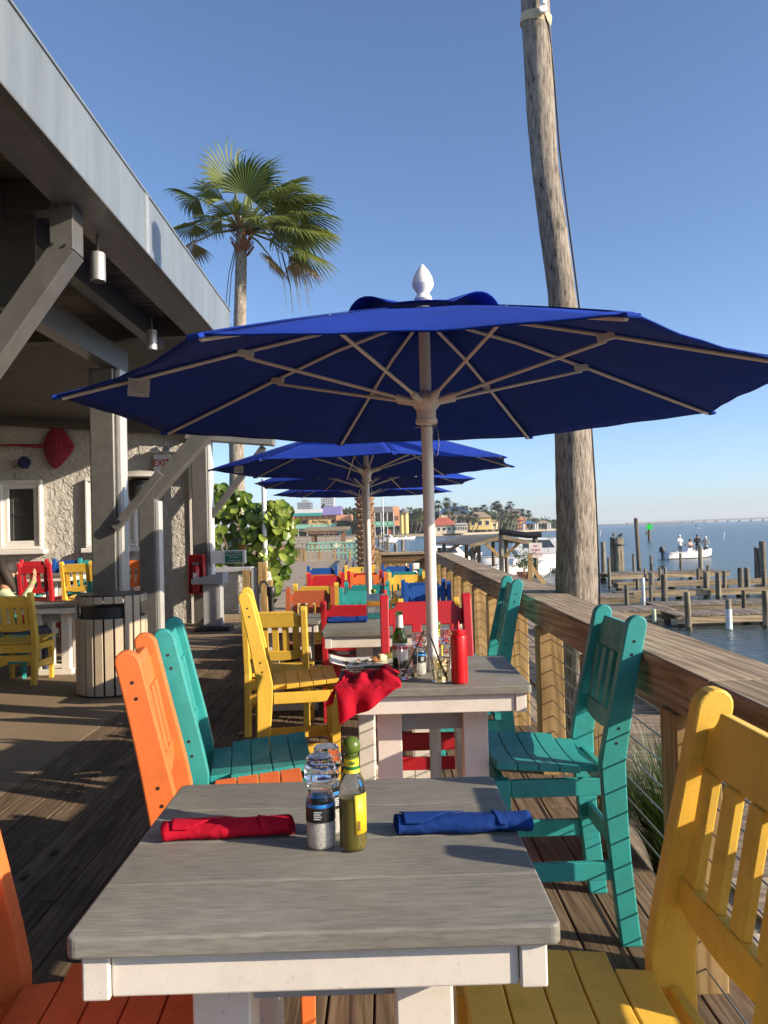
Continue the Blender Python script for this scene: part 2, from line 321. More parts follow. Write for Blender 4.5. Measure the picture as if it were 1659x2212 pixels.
def ibeam(par,name,a,b,w,h,m=GALV,up=(0,0,1),bev=.006): return ob(name,MB().beam(a,b,w,h,up),m,par,bev=bev)
ibeam(b_,'purlin',(-2.98,0,3.42),(-2.98,9.1,3.42),.16,.26); ibeam(b_,'purlin',(-2.55,0,3.68),(-2.55,9.1,3.68),.12,.2); 
ibeam(b_,'purlin',(-4.4,0,3.55),(-4.4,9.1,3.55),.12,.22,DARKB)
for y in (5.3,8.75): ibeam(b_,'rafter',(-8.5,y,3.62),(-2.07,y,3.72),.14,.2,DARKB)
# columns and braces
ob('column',MB().box(-3.2,-2.93,8.65,8.95,-.05,3.29),GALV,b_,bev=.02,seg=3); ob('column_flange',MB().box(-2.929,-2.86,8.7,8.9,-.05,3.29),mat('sunlit_steel',(.58,.58,.56),.35,.08,metal=.3),b_,bev=.02)  # paler flange metal carries the sunlit highlight in its colour
ob('column',MB().box(-2.68,-2.505,8.66,8.84,-.05,1.93),GALV,b_,bev=.008); ob('column_flange',MB().box(-2.504,-2.46,8.68,8.82,-.05,1.82),mat('sunlit_steel',(.58,.58,.56),.35,.08,metal=.3),b_,bev=.008)  # same pale metal, sunlight on the flange put into the colour
ibeam(b_,'brace',(-2.56,8.75,1.9),(-1.45,8.75,3.10),.178,.17); ibeam(b_,'strut',(-2.92,8.6,1.52),(-2.42,8.6,2.12),.07,.085)
ob('bolt',MB().lathe([(.022,0),(.022,.012),(.012,.016)],8),SCREW,b_,(-2.86,8.56,1.60),(R(90),0,0))
ob('column',MB().box(-3.02,-2.77,12.45,12.75,-.05,3.05),GALV,b_,bev=.02,seg=3); ob('column_flange',MB().box(-2.769,-2.72,12.5,12.7,-.05,3.05),WPT,b_,bev=.01)
ibeam(b_,'strut',(-2.74,12.55,1.72),(-1.88,12.55,2.80),.08,.10); ibeam(b_,'end_beam',(-3.1,12.6,3.03),(-1.72,12.6,2.90),.3,.17,MATS['soffit_steel'])
ob('column',MB().box(-2.08,-1.93,5.0,5.18,3.27,3.563),GALV,b_,bev=.006)
ibeam(b_,'brace',(-1.99,5.09,3.30),(-2.95,5.09,1.98),.178,.155); ob('column',MB().box(-3.2,-2.93,4.95,5.25,-.05,3.29),GALV,b_,bev=.02)
ob('gusset_plate',MB().box(-2.72,-2.30,5.3,5.32,3.0,3.66),DARKB,b_,bev=.003)
for x,y,z in ((-2.03,4.995,3.54),(-2.06,4.995,3.30),(-1.98,4.995,3.29)): ob('bolt',MB().lathe([(.009,0),(.009,.006)],8),SCREW,b_,(x,y,z),(R(90),0,0))
def spot(x,y,z,lab):
    o=thing('downlight',lab,'lamp',(x,y,z),0,'cylinder downlights under the porch roof')
    ob('housing',MB().lathe([(.048,0),(.052,.004),(.052,.19),(.048,.2)],20),mat('brushed_can',(.5,.5,.49),.4,.05,metal=.6),o,sm=40); ob('stem',MB().tube([(0,0,.2),(0,0,.33)],.012,8),GALV,o)
    ob('lens',MB().lathe([(.04,-.004),(.043,-.001)],16),BLK,o)
spot(-1.97,5.55,3.235,'silver cylinder downlight just behind the near steel brace'); spot(-2.28,7.9,3.42-.13,'silver cylinder downlight hanging lower down beside the blue parasol edge')
# ---------------------------------------------------------------- tall bare palm trunk
def trunk_mesh(pts,rads,n=28,seg=90,seed=1,ring=.05,rough=.04):
    rn=random.Random(seed); mb=MB(); vs=[]; P=[V(p) for p in pts]; m=len(P)-1
    from mathutils import noise as NZ
    for j in range(seg+1):
        s=j/seg*m; i=min(int(s),m-1); f=s-i
        p0=P[max(i-1,0)]; p1=P[i]; p2=P[i+1]; p3=P[min(i+2,m)]
        p=.5*((2*p1)+(p2-p0)*f+(2*p0-5*p1+4*p2-p3)*f*f+(3*p1-p0-3*p2+p3)*f**3); rr=rads[i]*(1-f)+rads[i+1]*f
        for k in range(n):
            a=2*PI*k/n; nz=NZ.noise(V((math.cos(a)*3,math.sin(a)*3,p.z*2.2+seed)))+.5*NZ.noise(V((math.cos(a)*11,math.sin(a)*11,p.z*5)))
            q=rr*(1+rough*nz+ring*.3*math.sin(p.z*38)); vs.append((p.x+q*math.cos(a),p.y+q*math.sin(a),p.z))
    fs=[(j*n+k,j*n+(k+1)%n,(j+1)*n+(k+1)%n,(j+1)*n+k) for j in range(seg) for k in range(n)]
    fs+=[tuple(range(n-1,-1,-1)),tuple(seg*n+k for k in range(n))]
    return mb.add(vs,fs)
m=bpy.data.materials.new('palm_bark'); t,b=nodes(m); b.inputs['Roughness'].default_value=.95; mp=coords(t,(1,1,.16)); n=noise(t,mp,60,6,.72); n2=noise(t,coords(t,(1,1,.5)),9,4)
r=ramp(t,n.outputs[0],[(.36,(.060,.053,.045)),(.45,(.30,.265,.22)),(.68,(.54,.49,.42))]); rb=ramp(t,n2.outputs[0],[(.3,(.6,.58,.55)),(.65,(1.05,1.02,1))]); t.links.new(mixc(t,r.outputs[0],rb.outputs[0],.8,'MULTIPLY'),b.inputs['Base Color'])
bump(t,b,n.outputs[0],.9,.03); BARK=m
tp=thing('palm_tree','tall bare leaning palm trunk standing just outside the cable railing','palm tree',(1.2,5.2,-.3))
ob('trunk',trunk_mesh([(0,0,0),(0,0,.46),(.04,0,1.39),(.045,0,2.3),(.0,0,3.25),(-.085,0,4.14),(-.117,0,5.27)],[.115,.105,.136,.118,.09,.088,.095],32,170,3,.02,.05),BARK,tp,sm=60)
ob('wire',MB().tube([(.150,-.06,.4),(.178,-.04,1.39),(.172,-.03,2.0),(.150,-.04,2.6),(.098,-.03,3.25),(.045,-.03,3.8),(.010,-.03,4.2),(-.016,-.03,4.75),(-.045,-.07,5.0),(-.09,-.10,5.09)],.006,6),BLK,tp)
ob('strap',MB().lathe([(.102,-.03),(.104,0),(.102,.03)],24),mat('rope_strap',(.55,.45,.28),.8),tp,(-.115,0,5.08),(R(8),R(10),0))
ob('conduit',MB().tube([(-.09,-.13,5.1),(-.097,-.13,5.27)],.022,10),FINI,tp); ob('conduit_clip',MB().lathe([(.03,-.01),(.03,.02)],10),FINI,tp,(-.09,-.12,5.08),(R(90),0,0))
# ---------------------------------------------------------------- ornamental grass beside the rail
GR=leafm('grass_blade',(.035,.065,.014),(.13,.19,.045),.25)
def clump(label,x,y,n,h,sp,seed):
    rn=random.Random(seed); mb=MB()
    for i in range(n):
        a=rn.uniform(0,2*PI); r0=rn.uniform(0,.09)*sp; L=h*rn.uniform(.6,1.15); ln=rn.uniform(.15,.75)*sp; w_=rn.uniform(.003,.006); base=V((r0*math.cos(a),r0*math.sin(a),0)); a2=a+rn.uniform(-.6,.6); d=V((math.cos(a2),math.sin(a2),0)); s=V((-d.y,d.x,0)); vs=[]
        for j in range(6):
            f=j/5; p=base+d*(ln*L*f**1.8)+V((0,0,L*(f-.32*ln*f**3))); ww=w_*(1-f*.92); vs+=[p-s*ww,p+s*ww]
        mb.add(vs,[(2*j,2*j+1,2*j+3,2*j+2) for j in range(5)])
    o=thing('ornamental_grass',label,'grass',(x,y,-.14)); ob('blades',mb,GR,o)
    return o
clump('big tuft of green ornamental grass outside the cables beside the teal chair',1.21,3.42,1300,.70,1.0,1)
clump('smaller tuft of green grass beyond the first rail post in front of the palm trunk',1.25,4.3,160,.35,.7,2)
for i,(x,y,s) in enumerate([(1.22,3.0,.05),(1.3,2.9,.07),(1.19,2.85,.04)]):
    tag(ob('stone',MB().lathe([(.3*s,0),(s,.3*s),(.9*s,.7*s),(.4*s,s)],9),mat('pale_stone',(.5,.42,.33),.9,.2,20),None,(x,y,-.13),(0,0,i),sm=50),['small pale stone left of the other two below the grass tuft','largest pale stone lying under the grass tuft','smallest pale stone nearest the camera below the grass tuft'][i],'stone','stones under the grass')
# ================================================================ CHAIRS
def chair_parts(hs,ht,W,ns,lean=.105,D=.40):
    P=[]; hw=W/2; t=.042; th=math.atan(lean/(ht-hs))
    yc=lambda z: -.045*(1-z/hs)**1.6 if z<hs else -lean*((z-hs)/(ht-hs))**1.1
    hd=lambda z: .035+.008*math.exp(-((z-hs)/.22)**2)
    zt=ht-.038; zs=lin(0,zt,15); fr=[(yc(z)+hd(z),z) for z in zs]; bk=[(yc(z)-hd(z),z) for z in zs]
    r=hd(zt); arc=[(yc(zt)-.006*math.sin(a)+r*math.cos(a),zt+r*math.sin(a)) for a in [PI*k/9 for k in range(1,9)]]
    post=MB().ext(fr+arc+bk[::-1],0,0,t).mesh('rear_post')
    sc=MB().lathe([(.0052,0),(.0052,.0012),(.0026,.0012),(.0024,.0004)],10).mesh('screw')
    for x in (-hw,hw-t):
        subs=[]
        for z in (ht-.09,ht-.135,hs+.12,hs+.07): subs.append(('screw',sc,((0 if x<0 else t),yc(z),z),(0,R(-90) if x<0 else R(90),0),SCREW))
        P.append(('rear_post',post,(x,0,0),(0,0,0),.005,subs))
    w=hw-t-.0005; hr=.112; n=.036
    rp=[(-w,0),(w,0)]+[(w-n*math.sin(a),hr-n*math.cos(a)) for a in lin(0,PI/2,6)]+[(-w+n*math.sin(a),hr-n*math.cos(a)) for a in lin(PI/2,0,6)]
    z0=ht-.150; P.append(('top_rail',MB().ext(rp,1,-.014,.014).mesh('top_rail'),(0,yc(z0+.04)+.002,z0),(th,0,0),.004,[]))
    zl=hs+.105; P.append(('lower_rail',MB().grid(lambda u,v:(0,0,0),1,1) and _lrail(w).mesh('lower_rail'),(0,yc(zl+.03)+.002,zl),(th*.6,0,0),.003,[]))
    a=V((0,yc(zl+.05)+.002,zl+.052)); b=V((0,yc(z0)+.004,z0+.004)); L=(b-a).length; ang=math.atan2(-(b.y-a.y),b.z-a.z); sw=.046
    sm_=MB().box(-sw/2,sw/2,-.009,.009,0,L).mesh('slat')
    for i in range(ns):
        x=(-w+.018+sw/2)+(2*w-.036-sw)*i/(ns-1); P.append(('slat',sm_,(x,a.y,a.z),(ang,0,0),.003,[]))
    # scooped seat boards
    nb=5; d=(D-.04)/nb
    for i in range(nb):
        ya=.043+d*i; yb=ya+d-.003; hx=w if i==0 else hw+.004; mb=MB(); vs=[]; N=8
        for dz in (-.024,0):
            for y in (ya,yb):
                for k in range(N+1):
                    x=-hx+2*hx*k/N; vs.append((x,y,hs-.012+.03*y/.4-.017*(1-(x/hw)**2)+dz))
        q=N+1; fs=[]
        for k in range(N): fs+=[(k,q+k,q+k+1,k+1),(2*q+k,2*q+k+1,3*q+k+1,3*q+k),(k,k+1,2*q+k+1,2*q+k),(q+k,3*q+k,3*q+k+1,q+k+1)]
        fs+=[(0,2*q,3*q,q),(N,q+N,3*q+N,2*q+N)]
        P.append(('seat_board',mb.add(vs,fs).mesh('seat_board'),(0,0,0),(0,0,0),.003,[]))
    ap=.072; lz=hs-.047
    fl=MB().add([(-.017,-.020,0),(.017,-.020,0),(.017,.020,0),(-.017,.020,0),(-.023,-.027,lz),(.023,-.027,lz),(.023,.027,lz),(-.023,.027,lz)],[(3,2,1,0),(4,5,6,7),(0,1,5,4),(1,2,6,5),(2,3,7,6),(3,0,4,7)]).mesh('front_leg')
    for x in (-hw+.026,hw-.026): P.append(('front_leg',fl,(x,D-.02,0),(0,0,0),.004,[]))
    sa=MB().box(-.010,.010,.045,D-.048,lz-ap+.012,lz).mesh('side_apron')
    for x in (-hw+.014,hw-.014): P.append(('side_apron',sa,(x,0,0),(0,0,0),.003,[]))
    P.append(('front_apron',MB().box(-hw+.05,hw-.05,D-.03,D-.008,lz-ap,lz).mesh('front_apron'),(0,0,0),(0,0,0),.003,[]))
    P.append(('rear_apron',MB().box(-w,w,-.012,.010,lz-ap-.005,lz).mesh('rear_apron'),(0,0,0),(0,0,0),.003,[]))
    s=hs*.36; sb=MB().box(-.011,.011,.012,D-.045,0,.062).mesh('stretcher')
    for x in (-hw+.02,hw-.02): P.append(('stretcher',sb,(x,0,s),(0,0,0),.003,[]))
    P.append(('rear_stretcher',MB().box(-w,w,-.030,-.008,s+.075,s+.135).mesh('rear_stretcher'),(0,0,0),(0,0,0),.003,[]))
    P.append(('foot_rest',MB().box(-hw+.055,hw-.055,D-.032,D-.008,s-.03,s+.03).mesh('foot_rest'),(0,0,0),(0,0,0),.003,[]))
    return P
def _lrail(w):
    N=10; top=[(x,.052) for x in lin(-w,w,2)]; bot=[(x,-.018*(1-(x/w)**2)+.0) for x in lin(w,-w,N)]
    return MB().ext(top+bot,1,-.013,.013)
COUNTER=chair_parts(.62,1.125,.44,4); DINING=chair_parts(.44,.92,.46,5,.10)
SK={}
def chair(kind,m,x,y,rz,label,group,full=True):
    o=thing('counter_chair' if kind is COUNTER else 'dining_chair',label,'chair',(x,y,0),R(rz),group)
    for nm,me,loc,rot,bev,subs in kind:
        c=ob(nm,me,m,o,loc,rot,bev=bev if full else 0)
        if full:
            for sn,sm_,sl_,sr,smm in subs: ob(sn,sm_,smm,c,sl_,sr)
    return o
G1='counter chairs at the deck tables'; G2='dining chairs in the far rows'; G3='chairs on the covered patio'
chair(COUNTER,ORA,-.735,1.33,-88,'orange slat-back chair cut off by the left edge, nearest the camera',G1)
chair(COUNTER,YEL,.522,1.33,91,'yellow slat-back chair nearest the camera on the right',G1)
chair(COUNTER,ORA,-.665,2.44,-80,'orange slat-back chair just left of and behind the near table',G1)
chair(COUNTER,TEA,-.70,2.93,-80,'teal slat-back chair behind the orange one on the left side',G1)
chair(COUNTER,TEA,.755,2.955,91,'teal slat-back chair on the right against the cable railing',G1)
chair(COUNTER,RED,.185,3.78,180,'red slat-back chair behind the umbrella pole facing the camera',G1)
chair(COUNTER,YEL,-.70,4.52,-82,'yellow slat-back chair seen side-on left of the third table',G1)
chair(COUNTER,TEA,.685,4.98,90,'teal slat-back chair farther along the railing, seen edge-on behind the second table',G1)
fc=[(YEL,-.80,5.72,0,'yellow slat-back chair with its back to the camera behind the side-on yellow chair'),(RED,-.27,6.08,0,'red slat-back chair just beyond the blue napkin on the third table'),(YEL,.31,6.12,0,'yellow slat-back chair mostly hidden behind the red chair at the pole'),
 (mat('paint_orange_shaded',(.42,.10,.035),.42,.05),-.72,7.45,180,'shade-darkened orange slat-back chair left of the second umbrella pole'),(TEA,-.21,7.25,180,'teal slat-back chair directly left of the second umbrella pole'),(BLU,.40,7.75,180,'near blue slat-back chair in front of the other blue one by the railing'),  # first chair is an orange one with its shade put into the paint
 (YEL,-.72,8.2,0,'yellow slat-back chair behind the shade-darkened orange chair'),(TEA,-.20,8.2,0,'teal slat-back chair with its back to the camera behind the nearer teal one'),(BLU,.38,8.35,0,'blue slat-back chair right behind the nearer blue chair'),
 (RED,-.75,9.85,180,'red slat-back chair in the third row at the left'),(ORA,-.22,9.85,180,'orange slat-back chair in the third row in the middle'),(YEL,.25,9.65,180,'yellow slat-back chair in the third row at the right'),
 (ORA,-.80,10.35,0,'orange slat-back chair right behind the third-row red chair'),(RED,-.28,10.45,0,'red slat-back chair right behind the third-row orange chair'),(TEA,.24,10.5,0,'teal slat-back chair right behind the third-row yellow chair'),
 (BLU,-.97,12.0,180,'blue slat-back chair in the last row at the left'),(YEL,-.40,12.0,180,'yellow slat-back chair in the last row in the middle'),(BLU,.16,11.95,180,'blue slat-back chair in the last row at the right')]
for m,x,y,rz,l in fc: chair(DINING,m,x,y,rz,l,G2,y<6.5)
lc=[(DINING,YEL,-3.70,7.9,0,'yellow slat-back chair cut by the left edge beside the slatted bin'),(COUNTER,RED,-4.72,10.75,4,'front red slat-back chair under the red stingray ornament'),(COUNTER,YEL,-4.18,10.85,0,'yellow slat-back chair left of the thick steel column'),
 (COUNTER,RED,-5.50,12.35,180,'red slat-back chair against the stucco wall'),(COUNTER,BLU,-4.98,12.35,180,'blue slat-back chair against the stucco wall below the windows'),(COUNTER,TEA,-4.50,12.15,180,'teal slat-back chair against the wall partly hidden by the yellow one'),
 (COUNTER,TEA,-5.25,11.1,-10,'teal slat-back chair behind the seated person'),(DINING,TEA,-3.30,9.35,180,'dark teal slat-back chair right behind the slatted bin'),(COUNTER,ORA,-3.72,11.5,178,'orange slat-back chair between the thick column and the heater')]
for k,m,x,y,rz,l in lc: chair(k,m,x,y,rz,l,G3,False)
# ================================================================ TABLES
def rbox(w,d,r,n=5):
    p=[]
    for cx,cy,a0 in ((w/2-r,d/2-r,0),(-w/2+r,d/2-r,90),(-w/2+r,-d/2+r,180),(w/2-r,-d/2+r,270)):
        p+=[(cx+r*math.cos(R(a0+90*k/n)),cy+r*math.sin(R(a0+90*k/n))) for k in range(n+1)]
    return p
def table(name,label,x,y,h,w,d,rz=0,group='white-legged tables with grey tops',legs=.15):
    o=thing(name,label,'table',(x,y,0),R(rz),group); nb=4; bd=d/nb; r=.015
    for i in range(nb):
        y0=-d/2+bd*i+.0006; y1=y0+bd-.0012; pts=[]
        def cor(cx,cy,a0): return [(cx+r*math.cos(R(a0+18*k)),cy+r*math.sin(R(a0+18*k))) for k in range(6)]
        pts+=cor(w/2-r,y1-r,0)+cor(-w/2+r,y1-r,90) if i==nb-1 else [(w/2,y1),(-w/2,y1)]
        pts+=cor(-w/2+r,y0+r,180)+cor(w/2-r,y0+r,270) if i==0 else [(-w/2,y0),(w/2,y0)]
        ob('top_board',MB().ext(pts,2,h-.028,h),TOP,o,bev=.0035)
    a=.018; z0,z1=h-.088,h-.0285; th=.022
    for s in (-1,1):
        ob('apron',MB().box(-w/2+a+.038,w/2-a-.038,s*(d/2-a)-(.001 if s>0 else -.001)-(th if s>0 else 0),s*(d/2-a)-(.001 if s>0 else -.001)+(0 if s>0 else th),z0,z1),WHT,o,bev=.003)
        ob('side_rail',MB().box(s*(w/2-a)-(.037 if s>0 else 0),s*(w/2-a)+(0 if s>0 else .037),-d/2+a-.005,d/2-a+.005,z0-.0015,z1),WHT,o,bev=.003)
    L=legs; lg=MB().box(-.043,.043,-.043,.043,0,z0-.06).mesh('leg')
    for sx in (-1,1):
        for sy in (-1,1): ob('leg',lg,WHT,o,(sx*L,sy*L,.0615),bev=.004)
    ob('cross_plate',MB().box(-L-.05,L+.05,-L-.05,L+.05,z0-.0,z0+.03),GREYP,o)
    for s in (-1,1): ob('foot',MB().box(-d*.36,d*.36,-.045,.045,0,.06),WHT,o,(0,s*L,0),bev=.005)
    for s in (-1,1): ob('leg_brace',MB().box(-L+.044,L-.044,-.011,.011,h-.175,h-.09),GREYP,o,(0,s*L,0))
    return o
table('dining_table','square grey-topped table nearest the camera with rolled red and blue napkins',-.112,1.385,.91,.66,.64,.6)
table('dining_table','grey-topped table through which the large umbrella pole passes',.146,2.975,.91,.655,.64,.3)
table('dining_table','grey-topped table with a blue napkin and menu holder behind the red chair',.02,4.52,.91,.745,.66)
rw=['nearest row','middle row','farthest row']
for j,(y,xs) in enumerate([(6.62,(-.80,-.24,.34)),(8.98,(-.73,-.21,.36)),(11.2,(-.85,-.34,.22))]):
    for i,x in enumerate(xs): table('dining_table','%s grey-topped table in the %s of low tables'%(['left','middle','right'][i],rw[j]),x,y,.73,.53,.62,legs=.13)
table('dining_table','low grey-topped table behind the yellow chair at the left edge',-3.55,8.6,.74,.95,.6); table('dining_table','tall grey-topped table under the wall windows between the red chairs',-5.0,11.75,.91,.95,.7); table('dining_table','tall grey-topped table just right of the thick steel column',-3.85,12.0,.91,.7,.66)
# ================================================================ UMBRELLAS
from mathutils import noise as NZ0
HEMC=fabric('blue_seam',(.007,.030,.24),0)
def umbrella(x,y,rot,label,zt=1.91,za=2.335,Rr=1.25,full=True):
    o=thing('patio_umbrella',label,'umbrella',(x,y,0),0,'blue patio umbrellas on white poles'); N=8
    ang=[R(rot)+2*PI*k/N for k in range(N)]
    def zr(f): return za-(za-zt)*(f**1.12)
    for k in range(N):
        a0,a1=ang[k],ang[k]+2*PI/N
        def fn(u,v,a0=a0,a1=a1):
            f=.16+.84*v; c0=V((math.cos(a0),math.sin(a0))); c1=V((math.cos(a1),math.sin(a1))); p=c0.lerp(c1,u)*Rr*f
            e=4*u*(1-u); p=p*(1-.035*e*v**3); return (p.x,p.y,zr(f)-.016*e*v+.010*e*v**4+.0035*e*v*NZ0.noise(V((p.x*3.1,p.y*3.1,1.7)))+.002*v**3*math.sin(u*23+k*2)*e)
        pn=ob('canopy_panel',MB().grid(fn,16,16),BLUEC,o,sm=30,sol=.003)
        if full: ob('hem',MB().grid(lambda u,v,fn=fn:V(fn(u,.955+.05*v))+V((0,0,.0035)),16,2),BLUEC,pn,sm=40,sol=.003); ob('seam',MB().grid(lambda u,v,fn=fn:V(fn(.012*u,v))+V((0,0,.004)),1,16),HEMC,pn,sol=.002)
        c,s=math.cos(a0),math.sin(a0); rb=lambda f,dz=-.016:(c*Rr*f,s*Rr*f,zr(f)+dz)
        rib=ob('rib',MB().tube([rb(.05,-.03),rb(.3),rb(.55),rb(.8),rb(.985,-.012)],.0065,6),RIBM,o,sm=50)
        if full: ob('tip_pocket',MB().beam(rb(.955,-.004),rb(1.008,-.003),.04,.012),BLUEC,rib,bev=.004)
        j=rb(.52,-.035); hub=(c*.055,s*.055,1.915); ob('strut',MB().tube([hub,j],.0062,6),RIBM,o,sm=50)
        if full:
            ob('joint',MB().beam(V(j)-V((c,s,-.3))*.03,V(j)+V((c,s,0))*.028+V((0,0,.018)),.016,.026),RIBM,o,bev=.003)
            ob('socket',MB().tube([hub,V(hub).lerp(V(j),.10)],.012,8),POLE,o)
    def vent(u,v):
        a=2*PI*u; fl=Rr*(.02+.215*v); lift=v**1.3*(.006+.045*max(0,-math.cos(4*a+.25))**.8)
        f=fl/Rr; return (fl*math.cos(a),fl*math.sin(a),zr(f)+.012+lift)
    ob('vent_flap',MB().grid(vent,64,6),BLUEC,o,sm=60,sol=.003)
    ob('pole',MB().tube([(0,0,.02),(0,0,za+.02)],.0215,18),POLE,o,sm=40)
    ob('runner_hub',MB().lathe([(.026,-.075),(.046,-.073),(.048,-.065),(.046,-.055),(.042,-.052),(.042,-.02),(.060,0),(.068,.018),(.064,.036),(.045,.05),(.026,.054)],24),POLE,o,(0,0,1.90),sm=35).scale=(.86,.86,.95)
    ob('finial',MB().lathe([(.030,0),(.034,.006),(.030,.016),(.022,.026),(.026,.034),(.037,.050),(.041,.062),(.040,.066),(.0405,.068),(.036,.088),(.024,.112),(.010,.130),(.002,.140)],24),FINI,o,(0,0,za+.03),sm=30)
    if full:
        ob('pull_pin',MB().tube([(-.045,-.02,1.815),(.04,-.02,1.822)],.0022,6),STEEL,o)
        ob('pin_cord',MB().tube([(.03+.012*math.sin(a),-.024,1.76-.055*math.cos(a)) for a in lin(PI,3*PI,16)],.0012,5),STEEL,o)
        lb=ob('care_label',MB().box(-.035,.035,-.0008,.0008,-.06,0),mat('label_white',(.7,.69,.66),.7),o,(-.965,-.345,1.96),(0,R(4),R(10)))
        for k in range(5): ob('print_line',MB().box(-.024,.024-.008*(k%2),-.0016,-.001,-.014-.008*k,-.0125-.008*k),mat('print_grey',(.25,.25,.25),.8),lb)
    ob('base_plate',MB().lathe([(.22,0),(.22,.03),(.05,.05),(.03,.2)],24),CHAR,o,sm=40)
    return o
umbrella(.165,2.965,17.6,'large blue umbrella overhead spreading across the middle of the picture',1.90,2.262,1.285)
umbrella(-.14,6.42,10,'second blue umbrella behind the large one',1.94,2.30,1.24,True)
umbrella(-.21,8.75,25,'third blue umbrella, just showing under the second',1.95,2.30,1.25,False)
umbrella(-.29,11.05,5,'farthest and lowest-looking blue umbrella',1.95,2.30,1.25,False)
# ================================================================ TABLEWARE
Z=.9105
CLR=glass('clear_plastic',(.97,.97,.97),.08,1.2); CLG=glass('clear_glass',(.96,.97,.95),.03); GRN=glass('green_glass',(.10,.34,.05),.03)
def grinder(x,y,z,label,rz=0,salt=True,lab=True):
    o=thing('salt_grinder',label,'grinder',(x,y,z),rz)
    ob('jar',MB().lathe([(.020,.001),(.0235,.004),(.0245,.012),(.0245,.078),(.0235,.085),(.0205,.090),(.0205,.098)],28),CLG,o,sm=35)
    if salt: ob('salt_fill',MB().lathe([(.019,.003),(.0228,.008),(.0228,.058),(.021,.062)],24),mat('salt',(.80,.78,.74),.9,.12,160,bmp=.6,bsc=300),o,sm=50)
    if lab:
        ob('label_band',MB().lathe([(.0248,.046),(.0250,.047),(.0250,.069),(.0248,.070)],28,cap=False),mat('label_black',(.012,.012,.014),.4,.1),o,sm=40)
        ob('label_stripe',MB().lathe([(.0249,.0702),(.0251,.0706),(.0251,.0755),(.0249,.076)],28,cap=False),mat('label_blue',(.02,.20,.55),.35,.1),o,sm=40)
        for k in range(4): ob('label_print',MB().box(-.0075,.006-.0025*(k%2),-.0256,-.0252,.0635-.0037*k,.0652-.0037*k),mat('print_white',(.6,.6,.6),.6),o,(0,0,0),(0,0,R(-14)))
    ob('grinder_neck',MB().lathe([(.0208,.0985),(.0218,.102),(.0206,.107),(.0220,.111),(.0212,.114)],28),CLR,o,sm=30)
    ob('grinder_cap',MB().lathe([(.0240,.1145),(.0262,.117),(.0264,.133),(.0245,.138),(.0225,.139),(.0222,.148),(.0200,.151)],28),CLR,o,sm=30)
    return o
def sauce(x,y,z,label,rz=0,level=.085):
    o=thing('hot_sauce_bottle',label,'bottle',(x,y,z),rz)
    ob('glass_body',MB().lathe([(.0185,.001),(.0215,.004),(.0225,.012),(.0225,.098),(.0205,.112),(.0155,.124),(.0118,.134),(.0112,.150),(.0118,.157)],28),CLG,o,sm=35)
    ob('sauce_fill',MB().lathe([(.018,.004),(.0205,.008),(.0212,.014),(.0212,level),(.019,level+.002)],24),mat('green_sauce',(.20,.17,.025),.35,.1,20),o,sm=40)
    ob('neck_label',MB().lathe([(.0142,.1275),(.0125,.1345),(.0123,.152),(.0127,.153)],28,cap=False),mat('neck_yellow',(.75,.60,.03),.5,.05),o,sm=40)
    for a,b_ in ((.1325,.1385),(.1505,.1525)): ob('neck_band',MB().lathe([(.01265,a),(.01285,a+.0003),(.0127,b_)],28,cap=False),mat('neck_green',(.01,.16,.05),.5),o,sm=40)
    ob('neck_print',MB().tube([(-.002,-.0129,.142),(.001,-.0129,.147),(.003,-.0128,.142),(.006,-.0122,.146)],.0012,5),MATS['neck_green'],o)
    pl=[]
    mb=MB(); N=10; 
    vs=[((.0228)*math.cos(a),.0228*math.sin(a),zz) for zz in (.03,.094) for a in lin(R(-78),R(10),N)]
    mb.add(vs,[(k,k+1,N+k+1,N+k) for k in range(N-1)]); L=ob('front_label',mb,mat('label_yellow',(.85,.58,.02),.5,.04),o,sm=60,sol=.0003)
    for k in range(6): ob('bar_code',MB().box(.0005*k*2-.003,.0005*k*2-.0025,-.0236,-.0233,.036,.052),mat('print_brown',(.2,.1,.03),.7),L,(0,0,0),(0,0,R(28)))
    mb=MB(); vs=[(.02295*math.cos(a),.02295*math.sin(a),zz) for zz in (.03,.096) for a in lin(R(-8),R(28),5)]; mb.add(vs,[(k,k+1,6+k-1+0,5+k) for k in range(4)]); ob('label_edge',mb,mat('label_red',(.55,.03,.02),.5),o,sm=60)
    ob('round_cap',MB().lathe([(.0112,.1535),(.0120,.1555)]+[(.0158*math.cos(a),.1700+.0158*math.sin(a)) for a in lin(R(-50),R(80),12)]+[(.001,.1862)],24),mat('cap_green',(.09,.14,.015),.3,.18,60),o,sm=50)
    return o
grinder(-.121,1.352,Z,'clear salt grinder with black and blue label at the front of the near table',R(10))
grinder(-.114,1.412,Z,'clear grinder standing directly behind the front salt grinder on the near table',R(60),True,True)
sauce(-.0665,1.338,Z,'green hot sauce bottle with a round green cap on the near table',R(0))
